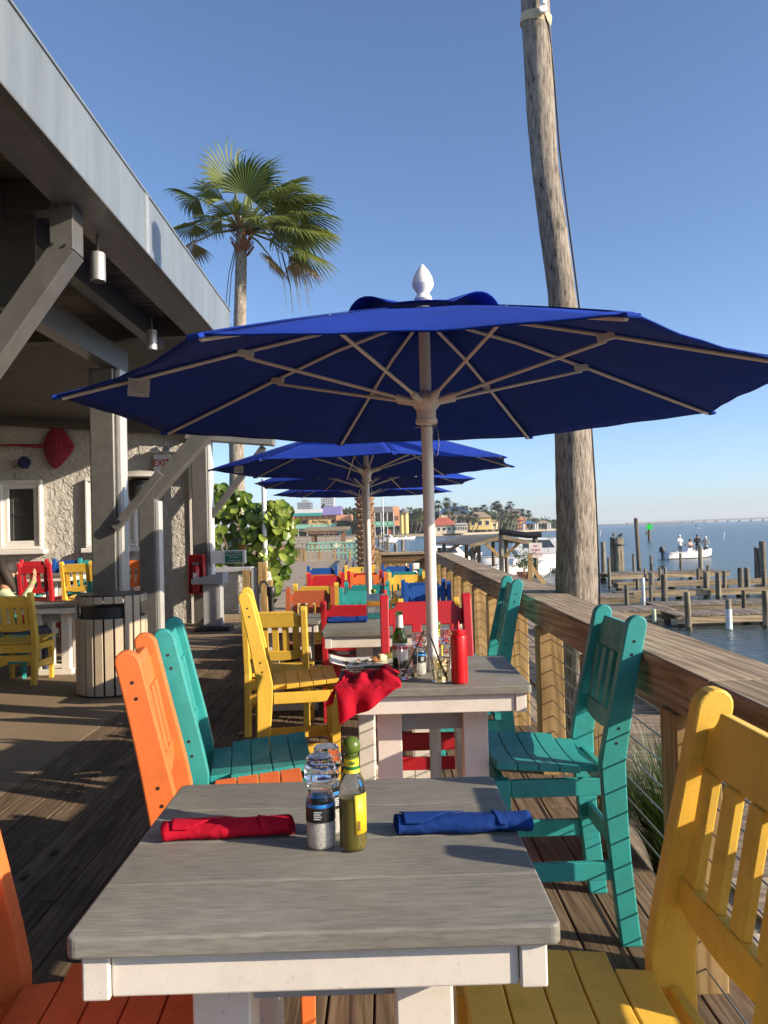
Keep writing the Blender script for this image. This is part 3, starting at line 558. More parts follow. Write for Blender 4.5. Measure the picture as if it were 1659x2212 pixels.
def napkin(label,m,x0,y0,x1,y1,z,r=.020,seed=1,flat=.8):
    A=V((x0,y0)); B=V((x1,y1)); d=B-A; L=d.length; rz=math.atan2(d.y,d.x); rn=random.Random(seed); mb=MB(); from mathutils import noise as NZ
    NU,NV=44,40
    def fn(u,v):
        a=2*PI*v*1.08-2.6; s=u*L; rr=r*(1+.16*NZ.noise(V((u*4,math.cos(a)*1.1+seed,math.sin(a))))+.06*NZ.noise(V((u*22,a*1.5,seed)))+.04*math.sin(u*9+a))*(1+.07*v); flar=1+.10*(abs(2*u-1))**6
        yy=rr*flar*math.cos(a)*1.25; zz=max(.0012,r*flat+rr*flar*flat*math.sin(a)+(.004*(u-.5)))
        return (s+.006*math.sin(a+seed)*(1 if u in(0,1) else 0),yy,zz)
    mb.grid(fn,NU,NV); o=tag(ob('rolled_napkin',mb,m,None,(x0,y0,z),(0,0,rz),sm=60,sol=.0009),label,'napkin','rolled napkins')
    # folded corner flap wrapped over the roll
    fl=MB(); 
    def ff(u,v):
        a=R(40)+R(115)*v; s=L*(.02+.5*u*(1-.75*v)+.05*v); rr=r*1.13; return (s,rr*1.25*math.cos(a),r*flat+rr*flat*math.sin(a)+.0015)
    fl.grid(ff,12,10); ob('flap',fl,m,o,sm=60,sol=.0014)
    def fe(u,v):
        a=R(60)+R(110)*v; s=L*(.72+.05*v+.06*u); rr=r*1.14; return (s,rr*1.25*math.cos(a),r*flat+rr*flat*math.sin(a)+.0018+.0008*math.sin(u*PI*2))
    h_=MB(); h_.grid(fe,6,10); ob('hem',h_,m,o,sm=60,sol=.0012)
    return o
napkin('rolled red cloth napkin at the left of the near table',REDC,-.397,1.405,-.178,1.413,Z,.0185,3,.72)
napkin('rolled blue cloth napkin at the right of the near table',NAVC,.006,1.408,.236,1.402,Z,.0192,5,.72)
napkin('rolled blue cloth napkin on the third table beside the menu holder',NAVC,-.345,4.60,-.12,4.60,Z,.020,8)
# second table
def bottle(x,y):
    o=thing('beer_bottle','green glass beer bottle with white neck label on the second table','bottle',(x,y,Z))
    ob('glass_body',MB().lathe([(.024,.001),(.0285,.004),(.0295,.012),(.0295,.105),(.027,.120),(.019,.138),(.0145,.152),(.0128,.185),(.0125,.200),(.0138,.202),(.0138,.212),(.012,.213)],28),GRN,o,sm=35)
    ob('liquid',MB().lathe([(.022,.005),(.026,.008),(.0262,.035)],20),mat('beer_rest',(.02,.05,.006),.3),o,sm=40)
    ob('neck_label',MB().lathe([(.0152,.152),(.0135,.185),(.0131,.200)],28,cap=False),mat('label_silver',(.72,.71,.68),.5),o,sm=40)
    ob('body_label',MB().lathe([(.0298,.04),(.0299,.042),(.0299,.092),(.0298,.094)],28,cap=False),MATS['label_silver'],o,sm=40)
    ob('label_stripe',MB().lathe([(.0301,.070),(.0302,.071),(.0302,.084),(.0301,.085)],28,cap=False),mat('stripe_red',(.5,.02,.02),.5),o,sm=40)
bottle(.045,3.075)
def cup(x,y,label,rz,drink):
    o=thing('plastic_cup',label,'cup',(x,y,Z),rz,'clear plastic cups')
    ob('cup_wall',MB().lathe([(.029,.001),(.031,.004),(.0385,.108),(.0405,.111),(.0395,.113),(.0375,.110),(.0305,.006),(.028,.004)],28,cap=True),CLR,o,sm=35)
    if drink: ob('drink',MB().lathe([(.029,.0055),(.0355,.082)],24),glass('pale_drink',(.80,.72,.48),.15,1.2),o,sm=40)
    else: ob('melt_water',MB().lathe([(.029,.0055),(.0315,.034)],24),glass('melt_water_glass',(.85,.88,.88),.2,1.2),o,sm=40)
    rn=random.Random(int(x*999))
    for i in range(7 if drink else 4): ob('ice_cube',MB().bx((0,0,0),(.017,.016,.015)),CLR,o,(rn.uniform(-.017,.017),rn.uniform(-.017,.017),rn.uniform(.02,.075 if drink else .035)),(rn.uniform(0,3),rn.uniform(0,3),0),bev=.003)
    a=(-.018,.0,.008) if not drink else (.02,-.012,.008); b=(.060,0,.168) if not drink else (-.035,.004,.165)
    ob('straw',MB().tube([a,b],.0028,8),BLK,o,sm=40)
cup(.069,2.832,'nearly empty clear plastic cup with a black straw leaning right',0,False); cup(.179,2.77,'clear plastic cup of pale drink with ice and a black straw',0,True)
o=thing('ketchup_bottle','red squeeze ketchup bottle on the second table','bottle',(.241,2.728,Z)); KR=mat('ketchup_red',(.62,.008,.012),.32,.06,20)
ob('body',MB().lathe([(.025,.001),(.028,.004),(.0285,.012),(.0278,.08),(.0282,.155),(.0265,.162),(.022,.165)],28),KR,o,sm=35); ob('nozzle',MB().lathe([(.0232,.1655),(.0235,.168),(.0232,.178),(.0212,.180),(.0085,.182),(.0062,.186),(.0030,.208),(.0015,.210)],24),KR,o,sm=35)
grinder(.112,2.905,Z,'salt grinder with blue label standing between the two plastic cups',R(40)); grinder(.212,2.995,Z,'clear grinder beside the umbrella pole behind the drink',R(80),True,False)
sauce(.183,2.985,Z,'small hot sauce bottle behind the drink on the second table',R(30),.05)
# plate with leftovers
PLT=mat('porcelain',(.78,.76,.72),.25,.02)
o=thing('plate','white upturned-rim plate of leftovers on the second table','plate',(-.09,3.17,Z),R(6))
def pf(u,v):
    x=(u-.5)*.29; y=(v-.5)*.20; e=max(abs(2*u-1),abs(2*v-1)); return (x,y,.004+.030*max(0,(abs(2*u-1))-.45)**1.5*1.6+.018*max(0,abs(2*v-1)-.6)**1.3)
ob('dish',MB().grid(pf,24,18),PLT,o,sm=50,sol=.005); rn=random.Random(4)
FD=[mat('crumb_brown',(.30,.13,.04),.8,.3,60,bmp=.6),mat('crumb_pale',(.62,.46,.22),.8,.2,60,bmp=.6),mat('crumb_cream',(.72,.62,.40),.7,.2)]
def lump(s,seed):
    rr=random.Random(seed); return MB().lathe([(.3*s,0),(s*rr.uniform(.8,1.1),.25*s),(s*rr.uniform(.7,1),.6*s),(.45*s,.9*s)],7)
for i in range(22): ob('crumb',lump(rn.uniform(.003,.008),i),FD[i%3],o,(rn.uniform(-.10,.03),rn.uniform(-.055,.045),.007),(rn.uniform(-.5,.5),rn.uniform(-.5,.5),rn.uniform(0,6)),sm=50)
ob('fish_piece',lump(.022,77),FD[0],o,(.035,.0,.007),(.3,.2,1),sm=60); ob('roll_piece',MB().bx((0,0,0),(.035,.03,.024)),FD[2],o,(.065,.0,.022),(.2,.1,.4),bev=.008); ob('pickle',MB().lathe([(.006,0),(.012,.02),(.012,.06),(.005,.08)],10),mat('pickle_green',(.18,.16,.03),.5),o,(.07,.04,.016),(0,R(80),R(10)),sm=50)
ob('fork',MB().beam((-.02,-.035,.012),(.05,.005,.024),.006,.003),STEEL,o)
o=thing('sauce_cup','small clear plastic sauce cup in front of the plate','cup',(-.125,2.94,Z)); ob('cup_wall',MB().lathe([(.023,.001),(.033,.024),(.035,.026),(.033,.027),(.022,.004)],24),CLR,o,sm=35); ob('sauce_rest',MB().lathe([(.0225,.005),(.0255,.011)],20),FD[1],o)
# crumpled red napkin hanging over the corner of the second table
from mathutils import noise as NZ
def nf(u,v):
    # v: 0 far side of the heap .. .6 table edge .. 1 hanging point; u across
    if v<.6:
        f=v/.6; x=-.175+.225*u*(1-.10*f)+.012*math.sin(f*5+u*3); y=3.01-.345*f-.05*u*(1-f); ridge=math.exp(-((u-.80-.12*(f-.5))/.13)**2); z=.003+.038*ridge*math.sin(PI*min(1,f*1.15))**.8+.020*math.exp(-((u-.42)/.10)**2)*math.sin(PI*f)+.012*abs(math.sin(u*11+f*5))*(1-f)*math.sin(PI*f)+.007*abs(NZ.noise(V((u*7,f*6,2))))+.004*abs(NZ.noise(V((u*19,f*15,5))))
        return (x,y,Z+max(z,.0022))
    f=(v-.6)/.4; tip=.04; uu=tip+(u-tip)*(1-f**1.05); x=-.175+.225*uu*(.90); e=math.sin(PI*f); y=2.652-.008*min(1,f*4)-.010*math.sin(uu*14)*e-.006*math.sin(u*3)*f; z=Z+.0022-.010*min(1,f*5)-.108*max(0,f-.04)+.006*math.sin(uu*9)*e
    return (x,y,z)
o=tag(ob('crumpled_napkin',MB().grid(nf,48,52),REDC,None,sm=60,sol=.0016),'crumpled red cloth napkin hanging over the front corner of the second table','napkin')
def nl(u,v): return (-.155-.055*v-.012*math.sin(u*5)*v,2.73+.075*u*(1-.5*v)+.01*v,Z+.012*(1-v)-.075*v**2+.008*math.sin(u*7+v*4)*(1-v)+.004)
ob('side_corner',MB().grid(nl,14,14),REDC,o,sm=60,sol=.0016)
# menu holder
o=thing('menu_holder','clear menu card holder advertising boat rides on the third table','menu holder',(-.068,4.735,Z))
ob('card',MB().box(-.053,.053,-.003,.003,.002,.15),mat('menu_blue',(.13,.22,.38),.4,.35,25),o); ob('card_band',MB().box(-.053,.053,-.0045,-.0032,.075,.108),mat('menu_orange',(.62,.14,.02),.4,.15),o); ob('card_photo',MB().box(-.046,.0,-.0045,-.0032,.040,.070),mat('menu_photo',(.5,.5,.5),.4,.5,90),o); ob('card_photo',MB().box(.004,.048,-.0045,-.0032,.040,.070),MATS['menu_photo'],o); ob('card_base',MB().box(-.053,.053,-.0045,-.0032,.004,.034),mat('menu_teal',(.03,.30,.30),.4,.3,40),o)
text('card_title','THRILLER',.021,mat('menu_yellow',(.85,.60,.04),.5),o,(0,-.0052,.099),(R(90),0,0),bold=.0006); text('card_text','World\'s Most Exciting',.009,MATS['menu_yellow'],o,(0,-.0052,.087),(R(90),0,0)); text('card_text','High Speed Adventure',.008,MATS['menu_yellow'],o,(0,-.0052,.080),(R(90),0,0))
ob('acrylic_cover',MB().box(-.055,.055,-.009,-.0075,.001,.157),CLR,o); ob('acrylic_foot',MB().box(-.055,.055,-.009,.03,0,.002),CLR,o)
def capb(x,y,z,l,c,g): 
    o=thing('sauce_bottle',l,'bottle',(x,y,z),0,g); ob('body',MB().lathe([(.018,.001),(.021,.005),(.021,.095),(.012,.125),(.012,.145)],18),CLG,o,sm=40); ob('fill',MB().lathe([(.0195,.004),(.0195,.09)],16),MATS['green_sauce'],o); ob('cap',MB().lathe([(.011,.146)]+[(.0165*math.cos(a),.162+.0165*math.sin(a)) for a in lin(R(-50),R(85),9)],16) if c is MATS['cap_green'] else MB().lathe([(.014,.1455),(.014,.166)],16),c,o,sm=40)
CG=MATS['cap_green']; RC=mat('cap_red',(.5,.02,.02),.4)
capb(-.08,4.79,Z,'hot sauce bottle with round green cap behind the menu holder',CG,'condiments on the tables'); capb(-.015,4.80,Z,'bottle with red cap behind the menu holder',RC,'condiments on the tables')
for i,(x,y,p) in enumerate([(-.16,8.98,'middle-row table'),(-.34,11.2,'farthest-row table')]):
    capb(x,y,.7305,'tiny green-capped bottle on the '+p,CG,'condiments on the tables'); capb(x+.09,y,.7305,'tiny red-capped bottle on the '+p,RC,'condiments on the tables')
# ================================================================ PATIO THINGS
o=thing('slatted_bin','round beige slatted litter bin in front of the thick steel column','litter bin',(-2.575,7.45,0))
ob('liner',MB().lathe([(.27,.02),(.27,.80)],28),BLK,o,sm=40); ob('lid_ring',MB().lathe([(.20,.895),(.30,.895),(.30,.912),(.20,.912)],32),BLK,o,sm=30); ob('rim_ring',MB().lathe([(.285,.60),(.293,.60),(.293,.63),(.285,.63)],32),BLK,o)
ns=22
for k in range(ns):
    a=2*PI*k/ns+.1; long_=(k%8) in (3,4)
    for z0,z1 in ([(0.015,.90)] if long_ else [(.015,.70),(.835,.90)]):
        ob('slat',MB().box(.298,.318,-.036,.036,z0,z1),TAN,o,(0,0,0),(0,0,a),bev=.004)
o=thing('patio_heater','tall black patio heater with a silver dome behind the angled steel brace','heater',(-3.37,11,0))
ob('base',MB().lathe([(.22,0),(.22,.1),(.2,.55),(.16,.6),(.04,.62)],24),CHAR,o,sm=35); ob('pole',MB().tube([(0,0,.6),(0,0,1.95)],.035,12),CHAR,o,sm=40); ob('burner_head',MB().lathe([(.05,1.90),(.15,1.93),(.175,2.0),(.175,2.20),(.12,2.23)],24),BLK,o,sm=35)
ob('reflector_dome',MB().lathe([(.40,2.235),(.405,2.24),(.33,2.285),(.18,2.33),(.03,2.345)],32),mat('brushed_dome',(.6,.58,.53),.45,.06,metal=.3),o,sm=50)
# wall ornaments
def ray(label,cx,cz,sx,sz,tail,m,tilt):
    o=thing('stingray_ornament',label,'wall ornament',(cx,12.93,cz),0,'stingray wall ornaments'); pts=[]
    def fn(u,v):
        a=2*PI*u; ca,sa=math.cos(a),math.sin(a); e=1/((abs(ca)**1.35+abs(sa)**1.35)**(1/1.35)); x=v*e*ca*sx*(1.12 if ca>0 else .92); z=v*e*sa*sz*(1-.12*ca); x-=.07*sx*abs(z)/sz
        return (x*math.cos(tilt)-z*math.sin(tilt),-.04*(1-v**2)-.05*max(0,1-3*v),x*math.sin(tilt)+z*math.cos(tilt))
    ob('body',MB().grid(fn,36,10),m,o,sm=60,sol=.02); ob('head',MB().lathe([(.001,-.05),(.35*sx,-.03),(.42*sx,0),(.35*sx,.04),(.1,.05)],16),m,o,(0,-.03,0),(R(90),0,0),sm=60)
    ob('tail',MB().tube([(-sx*.8*math.cos(tilt),-.02,-sx*.8*math.sin(tilt)),(-tail*.5*math.cos(tilt),-.03,-tail*.5*math.sin(tilt)+.01),(-tail*math.cos(tilt),-.03,-tail*math.sin(tilt))],[.035*sx/.25,.02*sx/.25,.008*sx/.25],8),m,o,sm=60)
ray('large crimson stingray ornament on the stucco wall',-5.30,2.93,.25,.37,1.3,mat('ray_red',(.26,.012,.036),.55,.15,9),-.04)
ray('small navy stingray ornament left of the crimson one',-5.82,2.68,.085,.10,.30,mat('ray_navy',(.02,.025,.10),.5,.1),.42)
o=thing('exit_sign','white emergency exit sign with red letters and two lamps on the wall','sign',(-3.60,12.93,2.61))
ob('housing',MB().box(-.135,.135,-.04,.06,-.135,.14),WPT,o,bev=.012); text('letters','EXIT',.155,mat('exit_red',(.5,.02,.02),.5),o,(0,-.0425,0),(R(90),0,0),bold=.004,sx=.85)
for x in (-.12,.09):
    l=ob('lamp_head',MB().lathe([(.02,0),(.06,.03),(.066,.05),(.062,.056)],18),WPT,o,(x,-.02,.205),(R(65),0,R(12 if x<0 else -8)),sm=40); ob('lens',MB().lathe([(.055,.0565),(.03,.062)],16),CLG,l)
o=thing('fire_extinguisher','red fire extinguisher in a red cabinet on the corner column','fire extinguisher',(-2.93,12.35,.53)); XR=mat('extinguisher_red',(.45,.008,.015),.3,.05)
ob('cabinet',MB().box(-.12,.12,-.02,.09,0,.6).box(-.12,-.10,-.10,-.021,0,.6).box(.10,.12,-.10,-.021,0,.6).box(-.099,.099,-.10,-.021,0,.025).box(-.099,.099,-.10,-.021,.575,.6),XR,o,bev=.012)
ob('cylinder',MB().lathe([(.05,.03),(.06,.04),(.06,.38),(.045,.42),(.02,.44)],18),XR,o,(0,-.075,0),sm=40); ob('valve',MB().box(-.05,.04,-.10,-.06,.44,.48),STEEL,o,bev=.004); ob('instruction_label',MB().box(-.03,.03,-.139,-.136,.18,.32),MATS['label_silver'],o); text('letters','FIRE',.05,MATS['label_silver'],o,(.1225,-.05,.36),(R(90),R(90),R(90)))
o=thing('host_podium','grey slanted host podium in front of the building corner','podium',(-2.62,12.0,0))
ob('base',MB().box(-.24,.28,-.2,.2,0,.07),CHAR,o,bev=.01); ob('post',MB().box(-.12,.14,-.12,.12,.07,.72),GREYP,o,bev=.006); ob('desk',MB().ext([(-.27,.70),(.20,.70),(.20,.86),(-.27,.78)],1,-.22,.22),GREYP,o,bev=.006)
o=thing('notice_box','white box sign forbidding drinks beyond this point, behind the podium','sign',(-2.42,12.35,.98)); ob('box',MB().box(-.30,.24,0,.1,0,.20),WPT,o,bev=.006); ob('notice_panel',MB().box(-.07,.20,-.008,-.001,.015,.185),mat('notice_green',(.02,.16,.09),.5),o)
for k,(tx,sz) in enumerate([('NO ALCOHOLIC',.030),('BEVERAGES  BEYOND',.026),('THIS POINT',.028),('PROHIBIDO SALIR',.024)]): text('letters',tx,sz,WPT,o,(.065,-.0092,.162-.036*k-(.012 if k==3 else 0)),(R(90),0,0),sx=1.0)
o=thing('planter_wall','low white stucco planter wall behind a small cable fence','wall',(-2.55,13.6,0)); ob('wall',MB().box(-.5,.12,0,.25,0,.78),STU,o); ob('coping',MB().box(-.55,.25,-.06,.3,.785,.86),GREYP,o,bev=.008); ob('kerb',MB().box(-.45,.28,-.35,-.12,0,.09),CAP,o,bev=.006)
o=thing('cable_fence','short steel-cable fence panel with pine post beside the podium','fence',(-2.5,13.35,0)); ob('post',MB().box(.10,.22,-.06,.06,0,.82),PINE,o,bev=.004); ob('post',MB().box(.24,.34,-.03,.03,0,.86),GREYP,o,bev=.004); ob('post',MB().box(.36,.50,-.06,.06,0,.95),PINE,o,bev=.004)
for k in range(8): ob('cable',MB().tube([(-.5,-.02,.08+.09*k),(.2,-.062,.08+.09*k)],.004,6),STEEL,o)
o=thing('steel_handrail','bent stainless steel handrail loop between fence and yellow chair','handrail',(-1.95,12.2,0)); ob('tube',MB().tube([(0,0,0),(0,0,.60),(.03,0,.68),(.09,0,.70),(.14,-.04,.64),(.2,-.3,.35),(.24,-.5,.1)],.022,10),GALV,o,sm=50)
o=thing('stanchion','short black barrier post standing behind the yellow chair','barrier post',(-1.42,9.8,0)); ob('base',MB().lathe([(.16,0),(.16,.02),(.03,.04)],20),BLK,o,sm=40); ob('post',MB().tube([(0,0,.03),(0,0,.66)],.032,12),BLK,o,sm=40); ob('head',MB().lathe([(.05,.66),(.055,.67),(.055,.76),(.045,.775)],16),BLK,o,sm=40)
o=thing('white_flagpole','slim white pole wrapped with rope beside the sea grape bush','pole',(-2.27,15,0)); ob('pole',MB().tube([(0,0,0),(0,0,2.45)],.045,12),FINI,o,sm=40); ob('base_post',MB().box(-.12,.12,-.12,.12,0,.55),PINE,o,bev=.01)
for k in range(5): ob('rope_turn',MB().tube([(.10*math.cos(a),.10*math.sin(a),.40+.035*k) for a in lin(0,2*PI,14)],.02,6,False),mat('rope',(.62,.57,.48),.9),o,(0,0,.16))
# a seated person at the left edge
def person(name,label,loc,rz,J,E,rad,shirt,skin,zs,hair=None,legs=(.05,.06,.09)):
    me=bpy.data.meshes.new('body'); me.from_pydata(J,E,[]); o=bpy.data.objects.new('body',me); COL.objects.link(o)
    root=thing(name,label,'person',loc,rz); o.parent=root
    md=o.modifiers.new('k','SKIN'); sv=me.skin_vertices[0].data
    for i,r in enumerate(rad): sv[i].radius=(r,r) if not isinstance(r,tuple) else r; sv[i].use_root=(i==0)
    sb=o.modifiers.new('u','SUBSURF'); sb.levels=2; sb.render_levels=2
    m=bpy.data.materials.new('person_surface'); t,b=nodes(m); b.inputs['Roughness'].default_value=.7; tc=t.nodes.new('ShaderNodeTexCoord'); sp=t.nodes.new('ShaderNodeSeparateXYZ'); t.links.new(tc.outputs['Object'],sp.inputs[0])
    mr=t.nodes.new('ShaderNodeMapRange'); mr.inputs[1].default_value=zs[0]; mr.inputs[2].default_value=zs[3]; t.links.new(sp.outputs[2],mr.inputs[0])
    span=zs[3]-zs[0]; r=ramp(t,mr.outputs[0],[(0,legs),((zs[1]-zs[0])/span,shirt),((zs[2]-zs[0])/span,skin)]); r.color_ramp.interpolation='CONSTANT'; t.links.new(r.outputs[0],b.inputs['Base Color']); me.materials.append(m)
    return root,o
SKN=(.50,.27,.17)
def stand(h,up):   # standing joints, z from the feet
    J=[(0,0,.52*h),(0,0,.66*h),(0,0,.80*h),(0,0,.86*h),(0,.01,.93*h),(0,.01,.985*h)]; E=[(0,1),(1,2),(2,3),(3,4),(4,5)]; r=[.13,.12,.14,.05,.085,.05]
    for s in (-1,1):
        b=len(J); J+=[(s*.17,0,.80*h),(s*.24,.06,.63*h),(s*.17,.26,.60*h if not up else .72*h),(s*.08,.06,.5*h),(s*.10,.03,.28*h),(s*.10,0,.04*h),(s*.10,.12,.02*h)]
        E+=[(2,b),(b,b+1),(b+1,b+2),(0,b+3),(b+3,b+4),(b+4,b+5),(b+5,b+6)]; r+=[.06,.045,.04,.09,.06,.045,.04]
    return J,E,r
def face(root,z,y,s,hair,cap=None,fy=.085):
    for x in (-.03,.03): ob('eye',MB().lathe([(.001,-.008),(.009,0),(.001,.008)],8),BLK,root,(x,y+fy,z),(R(90),0,0))
    ob('nose',MB().lathe([(.012,0),(.004,.03)],6),mat('skin',SKN,.6,.08),root,(0,y+fy,z-.03),(R(-15),0,0)); ob('mouth',MB().box(-.02,.02,-.004,.004,-.003,.003),mat('lips',(.35,.10,.09),.6),root,(0,y+fy,z-.06))
    for sx in (-1,1): ob('ear',MB().lathe([(.003,-.02),(.014,0),(.003,.02)],8),MATS['skin'],root,(sx*.083,y,z-.01))
    ob('hair' if not cap else 'cap',MB().lathe([(.10,-.01),(.104,.03),(.09,.085),(.055,.115),(.004,.125)],16),cap or mat('hair_dark',(.03,.02,.015),.7),root,(0,y-.01,z+.0),sm=60)
# sitting at the low patio table: only forearm, hand and hair enter the frame
J=[(0,0,.50),(0,.02,.72),(0,.03,.93),(0,.05,1.02),(0,.08,1.10),(0,.09,1.19),
   (.19,.03,.92),(.27,.18,.78),(.20,.30,1.0),(-.19,.03,.92),(-.24,.16,.76),(-.1,.30,.77),
   (.10,.10,.50),(.12,.45,.50),(.12,.42,.10),(.12,.52,.04),(-.10,.10,.50),(-.12,.45,.50),(-.12,.42,.10),(-.12,.52,.04),
   (.185,.315,1.06),(.170,.33,1.12),(.165,.315,1.155),(.190,.335,1.12),(.188,.32,1.158),(.207,.33,1.115),(.207,.315,1.15),(.222,.32,1.105),(.222,.305,1.135),(.160,.30,1.075),(.150,.285,1.10)]
E_=[(0,1),(1,2),(2,3),(3,4),(4,5),(2,6),(6,7),(7,8),(2,9),(9,10),(10,11),(0,12),(12,13),(13,14),(14,15),(0,16),(16,17),(17,18),(18,19),(8,20),(20,21),(21,22),(20,23),(23,24),(20,25),(25,26),(20,27),(27,28),(20,29),(29,30)]
rd=[.15,.13,.14,.055,.09,.06,.065,.045,.03,.065,.045,.03,.085,.065,.045,.035,.085,.065,.045,.035,.034,.0095,.008,.0095,.008,.0095,.008,.009,.0075,.0095,.008]
pr,po=person('person','person in a pale green top at the left edge with one hand raised',(-4.06,8.36,-.03),R(-62),J,E_,rd,(.45,.48,.30),SKN,(0,.55,.955,1.3))
face(pr,1.13,.08,1,None)
ob('long_hair',MB().tube([(0,.02,1.22),(.07,.03,1.16),(.11,.08,1.05),(.10,.14,.93)],[.06,.06,.055,.02],10),MATS['hair_dark'],pr,sm=60); ob('wristband',MB().lathe([(.034,-.008),(.036,0),(.034,.008)],14),mat('band_green',(.25,.45,.08),.6),pr,(.195,.302,1.015),(R(-10),0,0))
chair(DINING,TEA,-4.20,8.26,-62,'teal slat-back chair on which the person at the left edge sits',G3,False)
# ================================================================ VEGETATION
LG=leafm('palm_leaf',(.055,.09,.02),(.22,.26,.06),.35,.55); LD=leafm('palm_leaf_dry',(.16,.12,.05),(.30,.22,.10),.2,.7); STK=mat('petiole',(.20,.22,.08),.6,.2)
def fan(rn,d,side,nrm,Rf,n,wind,droop,fold):
    # pleated blade of strips radiating from the hastula: joined for the inner half, free drooping tips outside
    mb=MB(); spread=R(rn.uniform(100,128)); cup=rn.uniform(.15,.55)
    for i in range(n):
        a=-spread+2*spread*i/(n-1); L=Rf*(.80+.25*math.cos(a*.6))*rn.uniform(.92,1.06); dr=(d*math.cos(a)+side*math.sin(a)-nrm*cup*abs(math.sin(a))).normalized(); tv=nrm.cross(dr).normalized(); vs=[]; p=V((0,0,0)); cur=dr.copy(); seg=9; w0=L*spread/n*1.08; dd=rn.uniform(.5,1.6); wd=rn.uniform(.4,1.3)
        for j in range(seg+1):
            f=j/seg; ww=w0*min(f,.60)*(1 if f<.60 else max(.03,((1-f)/.40)**.8)); up=nrm*(.45*ww*(1 if i%2 else -1)); vs+=[p-tv*ww+up,p+tv*ww-up]
            if f>.45: cur=(cur+V((0,0,-1))*droop*dd*(f-.35)+wind*(f-.3)*.55*wd).normalized()
            p=p+cur*(L/seg)
        mb.add(vs,[(2*j,2*j+1,2*j+3,2*j+2) for j in range(seg)])
    return mb
def palm(name,label,base,pts,rads,top,fr,seed):
    rn=random.Random(seed); o=thing(name,label,'palm tree',base); ob('trunk',trunk_mesh(pts,rads,20,110,seed,.10,.04),BARK,o,sm=60)
    T=V(top); wind=V((.55,.15,-.05)); bm=MB()
    for k in range(60):
        a=rn.uniform(0,2*PI); z=rn.uniform(-.55,.1); c=V((math.cos(a),math.sin(a),0)); bm.beam(T+c*.13+V((0,0,z)),T+c*.24+V((0,0,z+.16)),.05,.012)
    ob('boot_skirt',bm,mat('palm_boots',(.24,.10,.05),.9,.4,20),o)
    for (az,el,L,Rf,dry) in fr:
        d=V((math.cos(R(az))*math.cos(R(el)),math.sin(R(az))*math.cos(R(el)),math.sin(R(el)))); e=T+d*L+V((0,0,-.10*L)); s=d.cross(V((0,0,1))).normalized(); nr=s.cross(d).normalized(); d2=(d+V((0,0,-.35))+wind*.3).normalized(); s2=d2.cross(nr).normalized(); n2=s2.cross(d2)
        f=fan(rn,d2,s2,n2,Rf*1.32,56,wind,.55 if not dry else .95,1); fo=ob('frond',f,LD if dry else LG,o,e); ob('petiole',MB().tube([T-e,T+d*L*.55-e+V((0,0,.03)),V((0,0,0))],[.030,.020,.012],6),STK,fo)
    for k in range(9):   # dead flower stalks hanging in the wind
        a=rn.uniform(-1.2,1.4) if k<7 else 2.6+.5*(k-7); c=V((math.cos(a),math.sin(a)*.4,0)); L=rn.uniform(1.0,1.6); p=[T+c*.1,T+c*L*.45+V((0,0,.0)),T+c*L*.8+V((0,0,-.45)),T+c*L*.95+V((0,0,-1.1)),T+c*L*1.0+V((0,0,-1.7))]
        if k>=7: p=[T+c*.1+V((0,0,-.2)),T+c*.28+V((0,0,-.9)),T+c*.38+V((0,0,-1.7)),T+c*.22+V((0,0,-2.4))]
        ob('dead_stalk',MB().tube(p,[.014]+[.009]*(len(p)-2)+[.003],5),mat('stalk',(.14,.15,.09),.7),o,sm=60)
    return o
fr=[(180,42,1.15,.55,0),(182,12,.95,.45,0),(178,-8,1.0,.50,1),(165,82,.95,.78,0),(30,80,.95,.75,0),(-60,70,.75,.65,0),(5,52,1.05,.70,0),(0,30,1.15,.72,0),(20,12,1.25,.72,0),(-12,2,1.2,.70,0),(0,-14,1.3,.62,0),(10,-22,1.2,.55,1),(-5,-42,.8,.42,1),(-95,28,.45,.55,0),(-150,22,.45,.52,0),(90,45,.6,.6,0),(-40,10,.7,.6,0),(150,60,.95,.62,0),(15,40,1.15,.7,0),(-25,35,1.0,.65,0),(40,22,1.2,.7,0),(-8,15,1.3,.66,0)]
palm('palm_tree','fan palm with windblown crown rising behind the porch roof',(-2.95,16,-.6),[(0,0,0),(0,0,3.8),(.12,0,6.3),(.2,0,8.2)],[.165,.15,.125,.108],(.2,0,8.2),fr,5)
# sea grape bush
SG1=leafm('seagrape_leaf',(.08,.15,.015),(.34,.42,.07),.35,.3); _t=SG1.node_tree; _b=_t.nodes['Principled BSDF']; _src=_b.inputs['Base Color'].links[0].from_socket; _tc=_t.nodes.new('ShaderNodeTexCoord'); _sp=_t.nodes.new('ShaderNodeSeparateXYZ'); _t.links.new(_tc.outputs['Object'],_sp.inputs[0]); _ab=_t.nodes.new('ShaderNodeMath'); _ab.operation='ABSOLUTE'; _t.links.new(_sp.outputs[1],_ab.inputs[0])
_mr=_t.nodes.new('ShaderNodeMapRange'); _mr.inputs[1].default_value=.002; _mr.inputs[2].default_value=.007; _mr.inputs[3].default_value=.7; _mr.inputs[4].default_value=0; _t.links.new(_ab.outputs[0],_mr.inputs[0]); _t.links.new(mixc(_t,_src,(.45,.42,.12),_mr.outputs[0]),_b.inputs['Base Color'])
SG2=leafm('seagrape_old',(.30,.13,.02),(.5,.25,.04),.3,.4)
def disc(r=.11):
    mb=MB(); N=12; vs=[(0,0,0)]; 
    for k in range(N): a=2*PI*k/N; q=r*(1-.10*math.cos(a)); vs.append((q*math.cos(a),q*math.sin(a),.022*math.cos(2*a)+.02))
    mb.add(vs,[(0,1+k,1+(k+1)%N) for k in range(N)]); return mb
o=thing('sea_grape_bush','sea grape bush with round glossy green leaves beside the corner column','bush',(-2.6,15.4,-.2)); rn=random.Random(21)
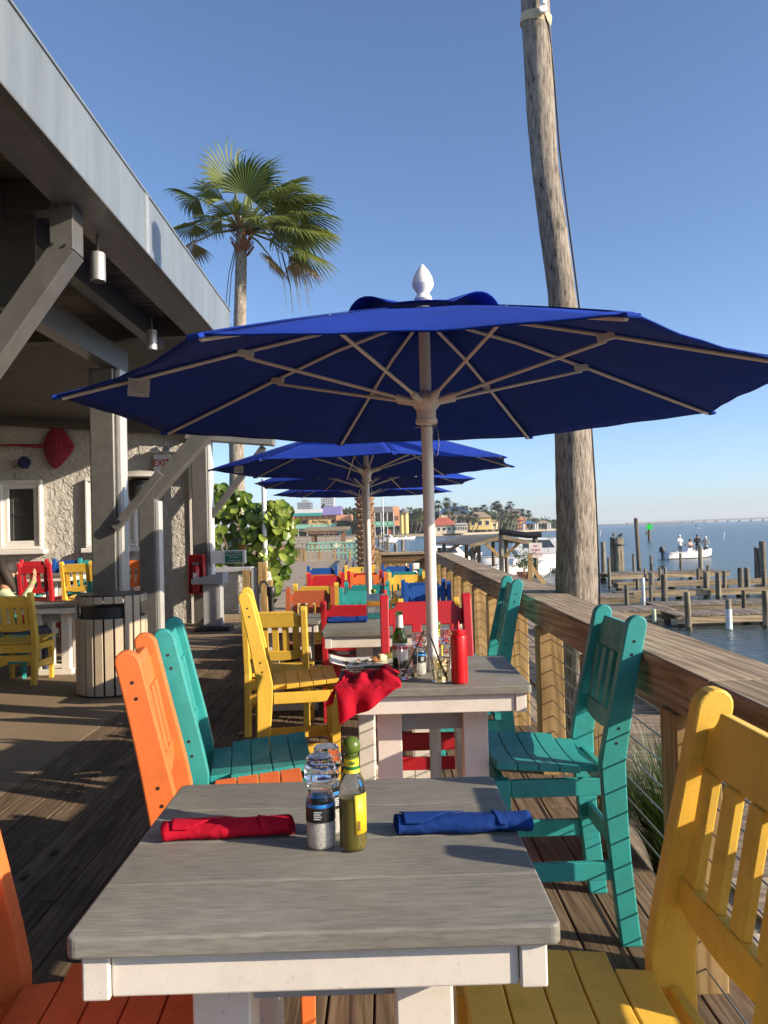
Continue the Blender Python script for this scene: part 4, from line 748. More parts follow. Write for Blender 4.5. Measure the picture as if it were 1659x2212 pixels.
dm=disc().mesh('leaf',60); dm.materials.append(SG1); br=MB(); mass=MB()
blobs=[((-.3,0,1.6),(.75,.5,.95)),((.30,-.1,1.35),(.55,.45,.9)),((.50,-.2,1.85),(.45,.3,.38)),((-.5,.1,2.2),(.5,.4,.35)),((.25,-.2,.75),(.40,.3,.5))]
def leafpos():
    c,e=rn.choice(blobs); 
    while 1:
        q=V((rn.uniform(-1,1),rn.uniform(-1,1),rn.uniform(-1,1)))
        if .25<q.length<1: break
    return V((c[0]+q.x*e[0],c[1]+q.y*e[1],c[2]+q.z*e[2]))
P0=sorted([leafpos() for _ in range(900)],key=lambda p:p.y)
for i,p in enumerate(P0):
    eul=(rn.uniform(.5,1.9),rn.uniform(-.7,.7),rn.uniform(-.9,.9)); sc=rn.uniform(.45,1.0)
    if i<290:
        l=ob('leaf',dm,SG2 if rn.random()<.035 else SG1,o,p,eul); l.scale=(sc,)*3
    else:
        from mathutils import Euler
        M=Euler(eul).to_matrix()*sc; mass.add([M@V(v)+p for v in disc().v],disc().f)
stuff(ob('leaf_mass',mass,SG1,o,sm=60))
for k in range(14):
    e=leafpos(); br.tube([(rn.uniform(-.2,.2),0,0),(e.x*.5,e.y*.5,e.z*.55),e],[.03,.018,.006],6)
ob('branches',br,mat('bush_branch',(.24,.18,.12),.9,.2),o,sm=60)
# ================================================================ DOCKS AND PILES
WL=-1.3
pj={}
def dock(label,x0,x1,y0,y1,z=-.75,planks=True,slope=0):
    o=thing('wooden_dock',label,'dock',(x0,y0,z),R(slope),'wooden docks on the bay'); W_=y1-y0; L=x1-x0
    for yy in (.0,W_): ob('beam',MB().box(0,L,-.04,.04,-.22,-.04),DOCKB,o,(0,yy,0))
    if planks:
        k=round(W_,2)
        if k not in pj: pj[k]=MB().box(-.068,.068,-.06,W_+.06,-.036,0).mesh('plank'); pj[k].materials.append(DOCKW)
        for i in range(int(L/.15)): ob('plank',pj[k],DOCKW,o,(.075+.15*i,0,random.uniform(-.006,.006)),(0,0,random.uniform(-.01,.01)))
    else: ob('walk_board',MB().box(0,L,.05,W_-.05,-.04,0),DOCKB,o)
    for i in range(int(L/2.2)+1):
        for yy in (.08,W_-.08): ob('support_pile',MB().tube([(.15+2.2*i,yy,-.9),(.15+2.2*i,yy,-.25)],.09,8),mat('wet_pile',(.035,.03,.025),.7),o,sm=50)
    return o
dock('nearest planked dock just above the water on the right',7.5,15.5,20.75,21.8,-.98,True,1.5)
dock('second planked dock from the camera with mossy edge',8.0,19,23.5,24.6,-1.0,True,1.5)
dock('narrow beam walkway behind the second planked dock',8.1,19,28.2,28.6,-.97,False,2); dock('narrow beam walkway in front of the farthest dock',9.3,21,32.1,32.6,-.95,False,3)
dock('farthest raised planked dock behind the row of short piles',10.2,15.9,36.4,38.0,-.88,True,5)
dock('small dock platform to the left of the nearest dock',5.4,8.1,21.85,23.0,-.95,True,4); dock('small tilted dock platform right beside the palm trunk',6.0,8.2,25.8,27.2,-.93,True,2)
dock('long pier under the boat shelter behind the railing',3.6,6.4,27.5,36.8,-.80,True,0)
MOSS=mat('pile_white',(.55,.62,.62),.8,.2,3)
def pile(x,y,zt,r,label,group='mooring piles',tilt=0,m=PILE):
    rn=random.Random(int(x*100)); mb=MB().tube([(0,0,-.6),(tilt*.5,0,(zt-WL)*.5),(tilt,0,zt-WL),(tilt,0,zt-WL+.012)],[r*1.05,r,r*.97,r*.7],12)
    o=thing('mooring_pile',label,'pile',(x,y,WL),0,group); ob('shaft',mb,m,o,sm=50); ob('wet_base',MB().tube([(0,0,-.3),(0,0,.10)],r*1.09,12),mat('wet_algae',(.05,.05,.03),.5,.3),o,sm=50); return o
mid='wooden pile rising among the middle docks'; far='wooden pile standing by the farthest dock'
for x,y,z,r in [(10.5,38.5,.56,.11),(12.3,39.6,-.1,.07),(13.2,39.7,-.2,.075),(15.3,41.4,-.19,.07),(15.3,38.8,.22,.11),(14,34.7,-.49,.07),(11.8,34.4,-.5,.06),(11.75,33.6,-.47,.065),(9.45,33.8,.01,.07)]: pile(x,y,z,r,far)
for x,y,z,r in [(11,33.9,-.5,.06),(9.5,28.6,-.35,.1),(9.65,27.75,-.38,.1),(11.66,29.1,-.4,.105),(11.68,28.1,-.38,.1),(12.5,29.5,-.42,.07),(13.4,30.2,-.36,.1),(13.4,29.65,-.33,.1),(14.2,30,-.45,.09),(9.2,29.25,-.6,.06),(8.7,26.3,-.62,.055),(7.3,24.3,-.45,.065)]: pile(x,y,z,r,mid)
for x,y,z,r in [(10.1,22.6,-.55,.06),(12.2,25.2,-.5,.07),(14.1,25.3,-.45,.07),(12.9,33,-.5,.07),(16.6,33.4,-.5,.08),(17.4,31,-.4,.09),(15.6,29.2,-.45,.08),(18.4,34,-.3,.09)]: pile(x,y,z,r,mid)
pile(14.8,46.6,1.72,.12,'tallest thin wooden pile on the water left of the green marker',tilt=-.12)
pile(7.58,20.1,-.33,.075,'wooden pile at the front of the nearest dock, left of the painted one',tilt=-.03); p=pile(8.65,20.24,-.55,.075,'pile at the nearest dock with its lower part painted white')
ob('painted_sleeve',MB().tube([(0,0,-.1),(0,0,.50)],.082,12),mat('sleeve_blue',(.62,.72,.74),.6,.1),p,sm=50); pile(9.5,20.06,-.35,.075,'wooden pile at the nearest dock cut by the right edge of the picture')
pile(7.05,21.1,-.86,.05,'short pale green pile right behind the teal chair',m=mat('pale_green_pile',(.45,.55,.38),.7,.15)); pile(8.1,25.2,-.3,.055,'square white post between the middle docks',m=MOSS)
pile(16.4,35.3,.22,.1,'left pile of the trio at the right edge'); pile(16.49,35.2,.19,.055,'thin middle pile of the trio at the right edge'); pile(16.3,34.5,.5,.14,'thickest pile of the trio at the right edge')
o=thing('pile_cluster','thick cluster of mooring piles bound together behind the palm trunk','pile cluster',(13.45,46.2,WL))
for x,y,z in [(-.3,0,1.95),(-.05,-.15,1.9),(.2,0,1.92),(-.05,.2,1.94),(.1,-.1,1.88)]: ob('pile',MB().tube([(x,y,-.4),(x*.9,y,z)],.16,12),PILE,o,sm=50)
ob('binding_wire',MB().lathe([(.44,1.5),(.45,1.53),(.44,1.56)],24),BLK,o)
def bird(x,y,z,label):
    o=thing('seabird',label,'bird',(x,y,z),rn.uniform(0,3),'seabirds'); ob('body',MB().lathe([(.01,-.16),(.06,-.08),(.085,.02),(.05,.12),(.02,.16)],10),mat('bird_dark',(.06,.06,.065),.8),o,(0,0,.14),(R(70),0,0),sm=60); ob('head',MB().lathe([(.01,-.04),(.045,0),(.03,.035),(.005,.045)],10),MATS['bird_dark'],o,(0,-.13,.25),sm=60); ob('beak',MB().lathe([(.012,0),(.001,.07)],6),mat('beak',(.4,.3,.1),.6),o,(0,-.17,.25),(R(95),0,0))
    for s in (-.03,.03): ob('leg',MB().tube([(s,0,0),(s,0,.1)],.008,5),MATS['beak'],o)
bird(13.2,46.1,.64,'dark seabird perched on the left of the pile cluster'); bird(13.6,46.2,.6,'dark seabird perched on the right of the pile cluster'); bird(12.2,35.4,-.72,'dark seabird standing on the farthest dock')
o=thing('channel_marker','square bright green channel marker on a post in the bay','marker',(39.65,119.7,WL)); ob('post',MB().tube([(0,0,-.5),(0,0,2.1)],.42*.5,10),PILE,o,sm=50); ob('board',MB().box(-.42,.42,-.30,-.24,1.72,2.52),mat('marker_green',(.01,.62,.06),.4,.04),o,bev=.02); ob('light',MB().lathe([(.1,2.5),(.1,2.65),(.04,2.7)],10),BLK,o); ob('ladder_board',MB().box(-.5,-.2,-.2,.1,.9,1.4),PILE,o)
for x,y,l,lab in [(50,118,.55,'white leaning channel stake far out right of the boat'),(50.7,188,.65,'white channel stake beside the palm trunk far out')]: tag(ob('channel_stake',MB().tube([(0,0,0),(.25,0,l*2)],.07,8),FINI,None,(x,y,WL)),lab,'stake','channel stakes')
# ================================================================ BOATS
HULL=mat('gelcoat',(.78,.77,.74),.25,.03); DKI=mat('boat_interior',(.6,.58,.54),.5,.05)
def boat(label,x,y,rz,L,B,H,console=True,motor=True,cabin=False,hm=None,z=WL):
    o=thing('motor_boat',label,'boat',(x,y,z),R(rz),'motor boats'); st=[]; n=9
    for i in range(n+1):
        f=i/n; b=B/2*(1-max(0,(f-.45)/.55)**2.2*.97); sh=H*(1+.35*f**2.2); kz=-.12+.55*H*max(0,(f-.7)/.3)**2; st.append([(L*f,-b,sh),(L*f*.99,-b*.86,H*.30+kz*.6),(L*f*.985,0,kz),(L*f*.99,b*.86,H*.30+kz*.6),(L*f,b,sh)])
    vs=[p for s in st for p in s]; fs=[(i*5+k,(i+1)*5+k,(i+1)*5+k+1,i*5+k+1) for i in range(n) for k in range(4)]+[(0,1,2,3,4)]
    h=ob('hull',MB().add(vs,fs),hm or HULL,o,sm=40,sol=.05); fl=[(L*i/n*.985,s*B/2*.9*(1-max(0,(i/n-.45)/.55)**2.2*.97),H*.62) for s in (-1,1) for i in (range(n+1) if s<0 else range(n,-1,-1))]; ob('floor',MB().add(fl,[tuple(range(len(fl)))]),DKI,o,sol=.03)
    ob('rub_rail',MB().tube([(p[0][0],p[0][1]-.02,p[0][2]-.03) for p in st],.03,6).tube([(p[4][0],p[4][1]+.02,p[4][2]-.03) for p in st],.03,6),DKI,o)
    if console: ob('console',MB().ext([(L*.42,H*.62),(L*.56,H*.62),(L*.54,H*1.5),(L*.46,H*1.5)],1,-B*.2,B*.2),HULL,o,bev=.03); ob('windshield',MB().ext([(L*.55,H*1.5),(L*.56,H*1.5),(L*.50,H*2.1),(L*.49,H*2.1)],1,-B*.22,B*.22),CLG,o)
    if cabin:
        ob('cabin',MB().ext([(L*.30,H),(L*.78,H*1.1),(L*.66,H*1.9),(L*.36,H*2.0)],1,-B*.34,B*.34),HULL,o,bev=.05); ob('cabin_window',MB().ext([(L*.40,H*1.4),(L*.66,H*1.4),(L*.62,H*1.8),(L*.40,H*1.85)],1,-B*.345,B*.345),WG,o)
        ob('bow_rail',MB().tube([(L*.6,-B*.42,H*1.1),(L*.6,-B*.42,H*1.9),(L*.97,0,H*2.1),(L*.6,B*.42,H*1.9),(L*.6,B*.42,H*1.1)],.02,6),STEEL,o)
    if motor: ob('outboard_motor',MB().lathe([(.08,-.5),(.08,.0),(.20,.05),(.23,.25),(.17,.42),(.05,.46)],12),BLK,o,(-.12,0,H*.95),sm=50)
    return o
bt=boat('white open motor boat under way on the bay with several people aboard',20.7,59.4,14,4.1,1.6,.5)
def small(label,x,y,z,rz,h,shirt,cap,seat=False,group='people in the passing boat'):
    J,E,r=stand(h,True)
    if seat: J=[(a,b,c if i not in () else c) for i,(a,b,c) in enumerate(J)]
    root,b=person('person',label,(x,y,z),R(rz),J,E,r,shirt,SKN,(0,.50*h,.845*h,h)); root['group']=group; face(root,.925*h,.01,1,None,cap); return root
CW=mat('cap_white',(.8,.8,.78),.7)
small('person in a white shirt and cap standing at the stern of the boat',22.0,59.6,-1.12,200,1.6,(.72,.72,.68),CW); small('person in a dark top near the boat console',23.6,60.3,-1.15,170,1.6,(.03,.03,.035),BLK); small('person in a pink top low in the middle of the boat',22.85,59.8,-1.42,190,1.55,(.55,.35,.30),None); small('person in grey partly hidden behind the dock pile in the boat',24.2,60.25,-1.30,160,1.6,(.35,.35,.34),CW)
o=thing('paddle_board','white paddle board far out on the bay','paddle board',(123,314,WL)); ob('board',MB().lathe([(.02,-1.7),(.35,-1.2),(.42,0),(.35,1.2),(.02,1.7)],12),FINI,o,(0,0,.08),(R(90),0,R(90)),sm=60); o.children[0].scale=(1,.2,1)
small('tiny person standing on the paddle board far out',122.6,314,-1.2,90,1.8,(.10,.10,.12),BLK,group='paddlers')
boat('large white cabin boat moored behind the boat shelter',5.2,47,-4,7.0,2.4,1.05,False,True,True); boat('white moored boat with rails left of the boat shelter',1.2,52,8,5.2,2.0,.8,True,True,True); boat('white boat with black outboard under the shelter roof',4.7,41.5,12,4.2,1.8,.7,True,True)
boat('small white boat speeding near the far house shore',-3.2+6,205,10,5,1.8,.6,True,True)
o=boat('white catamaran with a tall mast moored at the far marina',-1.6,157,-8,4.0,2.2,.9,False,False,True); ob('mast',MB().tube([(1.3,0,1),(1.3,0,9.6)],.09,8),FINI,o); ob('boom',MB().tube([(1.3,0,2.6),(-.8,0,2.7)],.12,8),mat('sail_navy',(.03,.05,.15),.8),o)
for a in ((3.9,0,1.2),(-.1,0,1.0),(1.3,1.0,1.1)): ob('stay',MB().tube([(1.3,0,9.5),a],.02,4),STEEL,o)
# boat shelter on the pier
o=thing('boat_shelter','open wooden boat shelter with a low gabled plank roof on posts','shelter',(0,0,0)); A=V((5.2,36,1.03)); B_=V((4.25,42,.98))
def quad(name,pts,m,th=.06): return ob(name,MB().add(pts,[tuple(range(len(pts)))]),m,o,sol=th)
quad('roof_slope',[(5.25,35.7,1.03),(3.75,35.7,.64),(2.55,42,.66),(4.25,42,.98)],DOCKW); quad('roof_slope',[(5.25,35.7,1.03),(6.9,35.7,.63),(6.2,42,.60),(4.25,42,.98)],DOCKW)
ob('rake_board',MB().beam((5.25,35.66,.97),(3.75,35.66,.58),.04,.16),DOCKB,o); ob('rake_board',MB().beam((5.25,35.66,.97),(6.9,35.66,.57),.04,.16),DOCKB,o)
for x,y in [(5.23,36),(3.95,36.4),(6.6,36.3),(4.5,38.5),(3.0,41),(5.9,39),(5.6,41.5),(4.1,40.5)]: ob('post',MB().tube([(x,y,-1.3),(x,y,.72)],.095,8),PILE,o,sm=50)
for a,b in [((5.23,35.9,-.02),(4.5,35.8,.70)),((5.23,35.9,-.02),(6.05,35.8,.74)),((3.95,36.4,.0),(4.5,38.3,.7)),((3.0,41,.1),(3.6,38.5,.68))]: ob('knee_brace',MB().beam(a,b,.1,.13),PINE if a[1]<36 else DOCKB,o)
o=thing('pipe_bumper','black curved fender pipe lying on top of the boat shelter','pipe',(0,0,0)); ob('pipe',MB().tube([(5.0,34.8,1.24),(5.6,34.6,1.12),(6.2,34.5,1.03),(6.75,34.5,1.06)],.14,12),BLK,o,sm=50); ob('support_post',MB().tube([(6.5,34.6,-1.2),(6.5,34.6,1.0)],.11,8),PILE,o); ob('support_post',MB().tube([(5.05,34.9,-1.2),(5.05,34.9,1.15)],.1,8),PILE,o)
sg=thing('dock_notice','small white notice board with red print on the shelter post','sign',(6.45,34.3,.38)); ob('board',MB().box(-.28,.28,-.02,.02,-.32,.32),mat('notice_pale',(.7,.62,.58),.7),sg); 
for k,tx in enumerate(['NO','FISHING','OFF DOCK']): text('letters',tx,.15,mat('notice_red',(.45,.05,.04),.6),sg,(0,-.024,.18-.17*k),(R(90),0,0),sx=.75)
o=thing('potted_plant','green bushy plant in a large terracotta pot on the pier','plant',(5.25,30.3,-.76)); ob('pot',MB().lathe([(.20,0),(.27,.36),(.30,.37),(.30,.46),(.26,.46)],20),mat('terracotta',(.40,.19,.11),.8,.1),o,sm=35); mb=MB(); rn=random.Random(9)
for i in range(330):
    q=V((rn.gauss(0,.2),rn.gauss(0,.2),.62+abs(rn.gauss(0,.28)))); u=V((rn.uniform(-1,1),rn.uniform(-1,1),rn.uniform(-.6,1))).normalized()*.09; s=u.orthogonal().normalized()*.03; mb.add([q-s,q+u*.6-s*.7,q+u*1.6,q+u*.6+s*.7],[(0,1,2,3)])
ob('foliage',mb,leafm('pot_leaf',(.04,.08,.02),(.14,.22,.06),.25),o); ob('stems',MB().tube([(0,0,.4),(.03,0,1.0)],.02,6).tube([(0,0,.4),(-.1,0,.9)],.015,6),MATS['bush_branch'],o)
o=thing('leaning_board','yellow pine board leaning beside the terracotta pot','board',(5.95,30.0,-.76)); ob('board',MB().beam((0,0,0),(-.55,0,.75),.03,.16),PINE,o); ob('upright',MB().box(-.62,-.46,-.02,.02,0,1.15),PINE,o)
for i,(x,y,l) in enumerate([(7.0,32.5,'white plastic dock chair beside the terracotta pot'),(.55,22,'white plastic chair beyond the end counter')]):
    o=thing('plastic_chair',l,'chair',(x,y,-.72 if i==0 else -.15),R(200),'white plastic chairs'); ob('seat',MB().box(-.24,.24,-.22,.22,.40,.44),FINI,o,bev=.02); ob('backrest',MB().grid(lambda u,v:(-.24+.48*u,-.22-.12*v,.44+.42*v),6,4),FINI,o,sol=.02)
    for sx in (-.22,.22):
        for sy in (-.2,.2): ob('leg',MB().tube([(sx*1.1,sy*1.1,0),(sx,sy,.4)],.022,6),FINI,o)
# ================================================================ FAR SHORE
MINT=mat('mint_paint',(.22,.52,.38),.7,.1,.3,bmp=0); OR2=mat('far_orange',(.72,.33,.16),.7,.1,.3,bmp=0); RF=mat('far_roof_pale',(.62,.61,.57),.6,.08,.2,bmp=0); DRK=mat('far_dark',(.03,.028,.027),.8,.2,.3,bmp=0); PUR=mat('far_purple',(.24,.20,.42),.7,.1,bmp=0); TEA2=mat('far_teal',(.03,.28,.23),.7,.1,bmp=0); CRM=mat('far_cream',(.72,.62,.42),.8,.08,.3,bmp=0); SAG=mat('far_grey_roof',(.16,.15,.14),.8,.15,bmp=0); REDR=mat('far_red_roof',(.42,.11,.07),.8,.2,.6,bmp=0); BLR=mat('far_blue_roof',(.07,.16,.32),.7,.15,bmp=0); TANR=mat('far_tan_roof',(.34,.26,.18),.8,.15,bmp=0); YW=mat('far_yellow',(.78,.60,.22),.7,.08,bmp=0); BRN=mat('far_brown',(.22,.12,.07),.8,.2,bmp=0)
o=thing('waterfront_restaurant','long two-storey restaurant in orange and mint across the marina','building',(-28,300,-.6))
B=lambda n,x0,x1,z0,z1,m,y0=0,y1=12: ob(n,MB().box(x0,x1,y0,y1,z0,z1),m,o)
B('wall',-15,14.8,0,3.2,DRK,3,12); B('wall',-14.5,9.5,4.6,8.1,OR2,1.5,12); B('wall',9.6,15.4,5.9,8.0,OR2,-.5,12); B('deck_slab',-15.2,15,3.2,3.55,MINT,-1.5,1.4)
for i in range(15): ob('balcony_panel',MB().box(-15+1.66*i,-13.5+1.66*i,-1.5,-1.35,3.6,4.7),MINT,o)
ob('balcony_rail',MB().box(-15.1,10,-1.6,-1.3,4.72,4.85),MINT,o); B('annexe_wall',10.5,15.2,0,3.1,MINT,-.4,2.9)
ob('roof',MB().ext([(-.8,8.1),(12,8.1),(12,10.9),(5,10.6)],0,-14.8,4),RF,o); ob('roof_end',MB().ext([(-.8,8.15),(12,8.15),(12,11.6)],0,4.02,11.5),PUR,o); ob('awning',MB().ext([(-2.0,7.9),(1.4,8.0),(1.4,9.1)],0,-15,4.2),TEA2,o)
for i in range(11): ob('window',MB().box(-13.8+2.1*i,-12.2+2.1*i,1.40,1.48,4.9,6.3),DRK,o); ob('wall_batten',MB().box(-14.3+2.1*i,-14.1+2.1*i,1.2,1.47,4.7,8.05),BRN,o)
for i in range(9): ob('porch_post',MB().box(-14.6+3.3*i,-14.3+3.3*i,-1.4,-1.1,0,3.2),RF,o); 
for i in range(3): ob('shade_awning',MB().ext([(-2.2,2.3),(-.2,2.4),(-.2,3.1)],0,-10.5+3.6*i,-7.2+3.6*i),SAG,o)
sg=thing('fishing_sign','tan wooden sign board reading Bay Fishing above the marina shelter','sign',(-19.6,240,4.2)); ob('board',MB().box(-3.4,3.4,-.1,.1,-.75,.75),mat('sign_tan',(.55,.38,.16),.8,.1),sg); text('letters','Bay Fishing',1.05,mat('sign_ink',(.08,.05,.02),.8),sg,(0,-.13,.15),(R(90),0,0),ext=.02,bold=.02); text('letters','TOURS',.5,MATS['sign_ink'],sg,(1.5,-.13,-.5),(R(90),0,0),ext=.02)
for s in (-2.5,2.5): ob('post',MB().box(s-.12,s+.12,.11,.3,-4.8,.7),BRN,sg)
o=thing('flag_pole','pole with red and white flags at the marina','flag',(-27.5,238,-.6)); ob('pole',MB().tube([(0,0,0),(0,0,7)],.08,6),FINI,o); ob('flag',MB().grid(lambda u,v:(.1+1.6*u,.15*math.sin(u*6),5.6-1.2*u*.5+1.1*v),8,4),mat('flag_red',(.55,.05,.05),.8),o,sol=.02); ob('flag',MB().grid(lambda u,v:(-1.5+1.3*u,.1*math.sin(u*6),5.2+.9*v),8,4),mat('flag_white',(.6,.6,.65),.8),o,sol=.02)
o=thing('waterfront_house','tall house with brown roof, orange gable end and mint balcony','building',(-.5,292,-.6)); 
B('wall',-6,3.5,3.4,8.3,BRN,0,10); B('wall',-6,5.2,0,3.3,DRK,1,10); ob('gable_wall',MB().ext([(-.6,3.4),(10,3.4),(10,8.3),(4.6,10.5),(-.6,8.3)],0,3.55,5.9),OR2,o); ob('roof',MB().ext([(-1.2,8.3),(4.6,10.6),(10.5,8.3)],0,-6.4,3.5),SAG,o); B('deck_slab',-5.8,4.2,3.1,3.38,MINT,-2.4,-.1); B('balcony_panel',-5.6,3.8,3.6,5.0,MINT,-2.4,-2.2)
for i in range(5): ob('balcony_post',MB().box(-5.6+2.3*i,-5.35+2.3*i,-2.4,-2.15,0,8.2),FINI,o); ob('window',MB().box(-5.2+1.7*i,-4.0+1.7*i,-.12,-.02,5.2,7.4),DRK,o)
for i in range(2): ob('window',MB().box(4.0+.9*i,4.6+.9*i,-.75,-.62,5.4,7.0),BRN,o)
ob('door',MB().box(1.6,2.6,.85,.97,.1,2.3),REDR,o)
o=thing('yellow_tank_house','yellow rounded tower house with grey cap roof','building',(7.4,310,-.3))
for s in (-.9,.8): ob('tower',MB().tube([(s,0,0),(s,0,8)],.95,14),YW,o,sm=40)
ob('cap_roof',MB().lathe([(2.3,8),(1.7,8.8),(.3,9.8)],10),SAG,o)
def house(name,label,x,y,w,d,z0,hw,hr,wm,rm,nw,hip=.3,grp='houses on the far shore'):
    o=thing(name,label,'house',(x,y,z0),0,grp); ob('wall',MB().box(-w/2,w/2,0,d,0,hw),wm,o); e=.6; k=w*hip
    ob('roof',MB().add([(-w/2-e,-e,hw),(w/2+e,-e,hw),(w/2+e,d+e,hw),(-w/2-e,d+e,hw),(-w/2+k,d/2,hw+hr),(w/2-k,d/2,hw+hr)],[(0,1,5,4),(1,2,5),(2,3,4,5),(3,0,4),(3,2,1,0)]),rm,o)
    for i in range(nw):
        xx=-w/2+w*(i+.5)/nw; f=ob('window',MB().box(xx-w/nw*.28,xx+w/nw*.28,-.10,-.01,hw*.35,hw*.78),FINI,o); ob('pane',MB().box(xx-w/nw*.22,xx+w/nw*.22,-.14,-.105,hw*.39,hw*.74),DRK,f)
    return o
house('shore_house','low cream house with red tiled hip roof across the water',21.5,290,9,8,-.6,3.0,3.0,CRM,REDR,5); house('shore_house','low cream annexe with flat pale roof right of the red roof',27.6,289,4.6,6,-.6,3.2,.5,CRM,RF,5,.1)
house('shore_house','big house with a wide blue roof among the far palms',30,342,13,12,.5,7.2,3.2,CRM,BLR,4,.25); house('shore_house','pale yellow house with a broad tan roof on the far shore',40.5,338,9,10,.3,5.2,2.6,YW,TANR,3,.28); house('shore_house','small pale house right of the tan-roofed one',46,345,6,8,.3,3.4,1.0,CRM,TANR,2)
o=house('shore_house','pale stepped beachfront apartment block behind the palm group',64,420,17,14,-.5,9.2,.6,mat('far_beige',(.58,.50,.40),.8,.08,bmp=0),RF,4,.05); ob('wing',MB().box(5,10,-3,8,0,6.5),mat('far_pink',(.50,.33,.25),.8,.1,bmp=0),o); ob('tower',MB().box(3.5,9.5,2,9,9.8,11.2),SAG,o)
for j in range(3):
    for i in range(3): ob('window',MB().box(-7.5+4.2*i,-5.5+4.2*i,-.1,-.01,1.0+2.8*j,2.6+2.8*j),SAG,o)
    ob('balcony',MB().box(5,10,-4.2,-3.05,1.2+2*j,1.9+2*j),OR2,o)
for lab,x,w,rm in [('blue-roofed open waterside gazebo near the end of the far shore',72,6.5,BLR),('brown-roofed waterside shelter right of the blue gazebo',79,7,TANR)]:
    o=thing('gazebo',lab,'gazebo',(x,398,-1.0),0,'gazebos on the far shore'); ob('roof',MB().add([(-w/2,-2,3.6),(w/2,-2,3.6),(w/2,4,3.6),(-w/2,4,3.6),(-1,1,5.0),(1,1,5.0)],[(0,1,5,4),(1,2,5),(2,3,4,5),(3,0,4),(3,2,1,0)]),rm,o)
    for sx in (-w/2+.4,w/2-.4):
        for yy in (-1.6,3.6): ob('post',MB().box(sx-.3,sx+.3,yy-.3,yy+.3,0,3.6),FINI,o)
def tower(label,x,w,z1,wm,nx,nz):
    o=thing('high_rise',label,'tower',(x,1200,0),0,'high-rise towers behind the marina'); ob('wall',MB().box(-w/2,w/2,0,w,0,z1),wm,o); ob('roof_block',MB().box(-w/5,w/4,2,w*.7,z1,z1+4),wm,o); wmz=MB().box(-.32*w/nx,.32*w/nx,-.5,-.05,0,1.9).mesh('window'); wmz.materials.append(mat('far_glass',(.10,.12,.15),.3,.2,bmp=0))
    for i in range(nx):
        for j in range(nz): ob('window',wmz,MATS['far_glass'],o,(-w/2+w*(i+.5)/nx,0,z1-3.6-3.4*j))
tower('wide grey high-rise tower to the left behind the restaurant roof',-121,21,46,mat('far_tower_grey',(.30,.31,.33),.7,.05,bmp=0),6,5); tower('tall pale high-rise tower right of the grey one, cut by the umbrella',-86,19.5,66,mat('far_tower_pale',(.62,.60,.56),.7,.05,bmp=0),6,10)
# marina shelter and piers
o=thing('marina_shelter','dark open marina shelter with a flat plank roof on thick posts','shelter',(-6.5,90,-.3)); ob('roof',MB().ext([(-1.5,1.75),(3,2.1),(3,2.25),(-1.5,1.9)],0,-2.6,2.4),DOCKB,o); ob('roof_truss',MB().box(-2.2,1.2,-1.4,-1.2,1.45,1.72),BRN,o)
for x in (-1.6,1.7):
    for y in (-1,2.5): ob('post',MB().box(x-.16,x+.16,y-.16,y+.16,-.8,1.7),BRN,o)
def pier(label,x0,x1,y,z,h,m,n):
    o=thing('marina_railing',label,'railing',(x0,y,z),0,'marina railings'); L=x1-x0
    for zz in (.05,h*.5,h): ob('rail_board',MB().box(0,L,-.05,.05,zz-.06,zz+.06),m,o)
    for i in range(n+1): ob('post',MB().box(L*i/n-.07,L*i/n+.07,.06,.16,-.9,h+.05),m,o)
pier('mint green picket railing of the marina pier behind the pine railing',-7.6,-1.6,78,-.75,1.05,MINT,14); pier('grey marina railing left of the mint one',-15,-7.2,84,-.6,.8,DOCKB,10); pier('long brown marina railing in front of the restaurant',-30,-4,140,-.8,1.4,DOCKB,16)
rn=random.Random(31)
for i in range(16): pile(rn.uniform(-2.2,.6)+rn.uniform(0,1)*.6*(i%3),rn.uniform(60,130),rn.uniform(-.3,.9),.13,'marina pile near the far catamaran','far marina piles')
for i in range(11): pile(rn.uniform(1.2,4.8),rn.uniform(55,75),rn.uniform(-.7,-.2),.11,'short pile in open water left of the boat shelter','short far piles')
pile(-1.9,70,1.4,.2,'tall thick marina pile beside the date palm trunk','tall marina piles'); pile(-1.3,68,1.5,.2,'tall thick marina pile beside the date palm trunk','tall marina piles')
for i in range(4): pile(-11+2.6*i,86,.15,.16,'pale pile standing in front of the marina shelter','shelter piles')
# date palm trunk behind the second pole
o=thing('palm_tree','stout date palm trunk with diamond bark behind the second umbrella pole','palm tree',(-.50,20,-.1)); ob('trunk',MB().tube([(0,0,0),(0,0,3.6)],.2,16),mat('date_bark',(.16,.09,.055),.9,.35,14,bmp=.8),o,sm=60); sc=MB()
for k in range(26):
    for j in range(9):
        a=2*PI*(j+.5*(k%2))/9; c=V((math.cos(a),math.sin(a),0)); sc.beam(c*.18+V((0,0,.1+.135*k)),c*.25+V((0,0,.19+.135*k)),.11,.03)
ob('leaf_scars',sc,mat('date_scar',(.36,.22,.13),.9,.3,14),o); rn=random.Random(3); pf=MB()
for k in range(26):
    a=rn.uniform(0,2*PI); e=rn.uniform(-.1,1.2); c=V((math.cos(a)*math.cos(e),math.sin(a)*math.cos(e),math.sin(e))); L=rn.uniform(1.6,2.2)
    for j in range(26):
        f=.15+.85*j/26; p=c*L*f+V((0,0,3.6-.9*f*f*math.cos(e)))
        for s in (-1,1):
            sd=(c.cross(V((0,0,1))).normalized()*s+c*.6+V((0,0,-.25))).normalized()*.34*(1-f*.5); n_=sd.orthogonal().normalized()*.014; pf.add([p-n_,p+sd,p+n_],[(0,1,2)])
ob('crown',pf,LG,o)
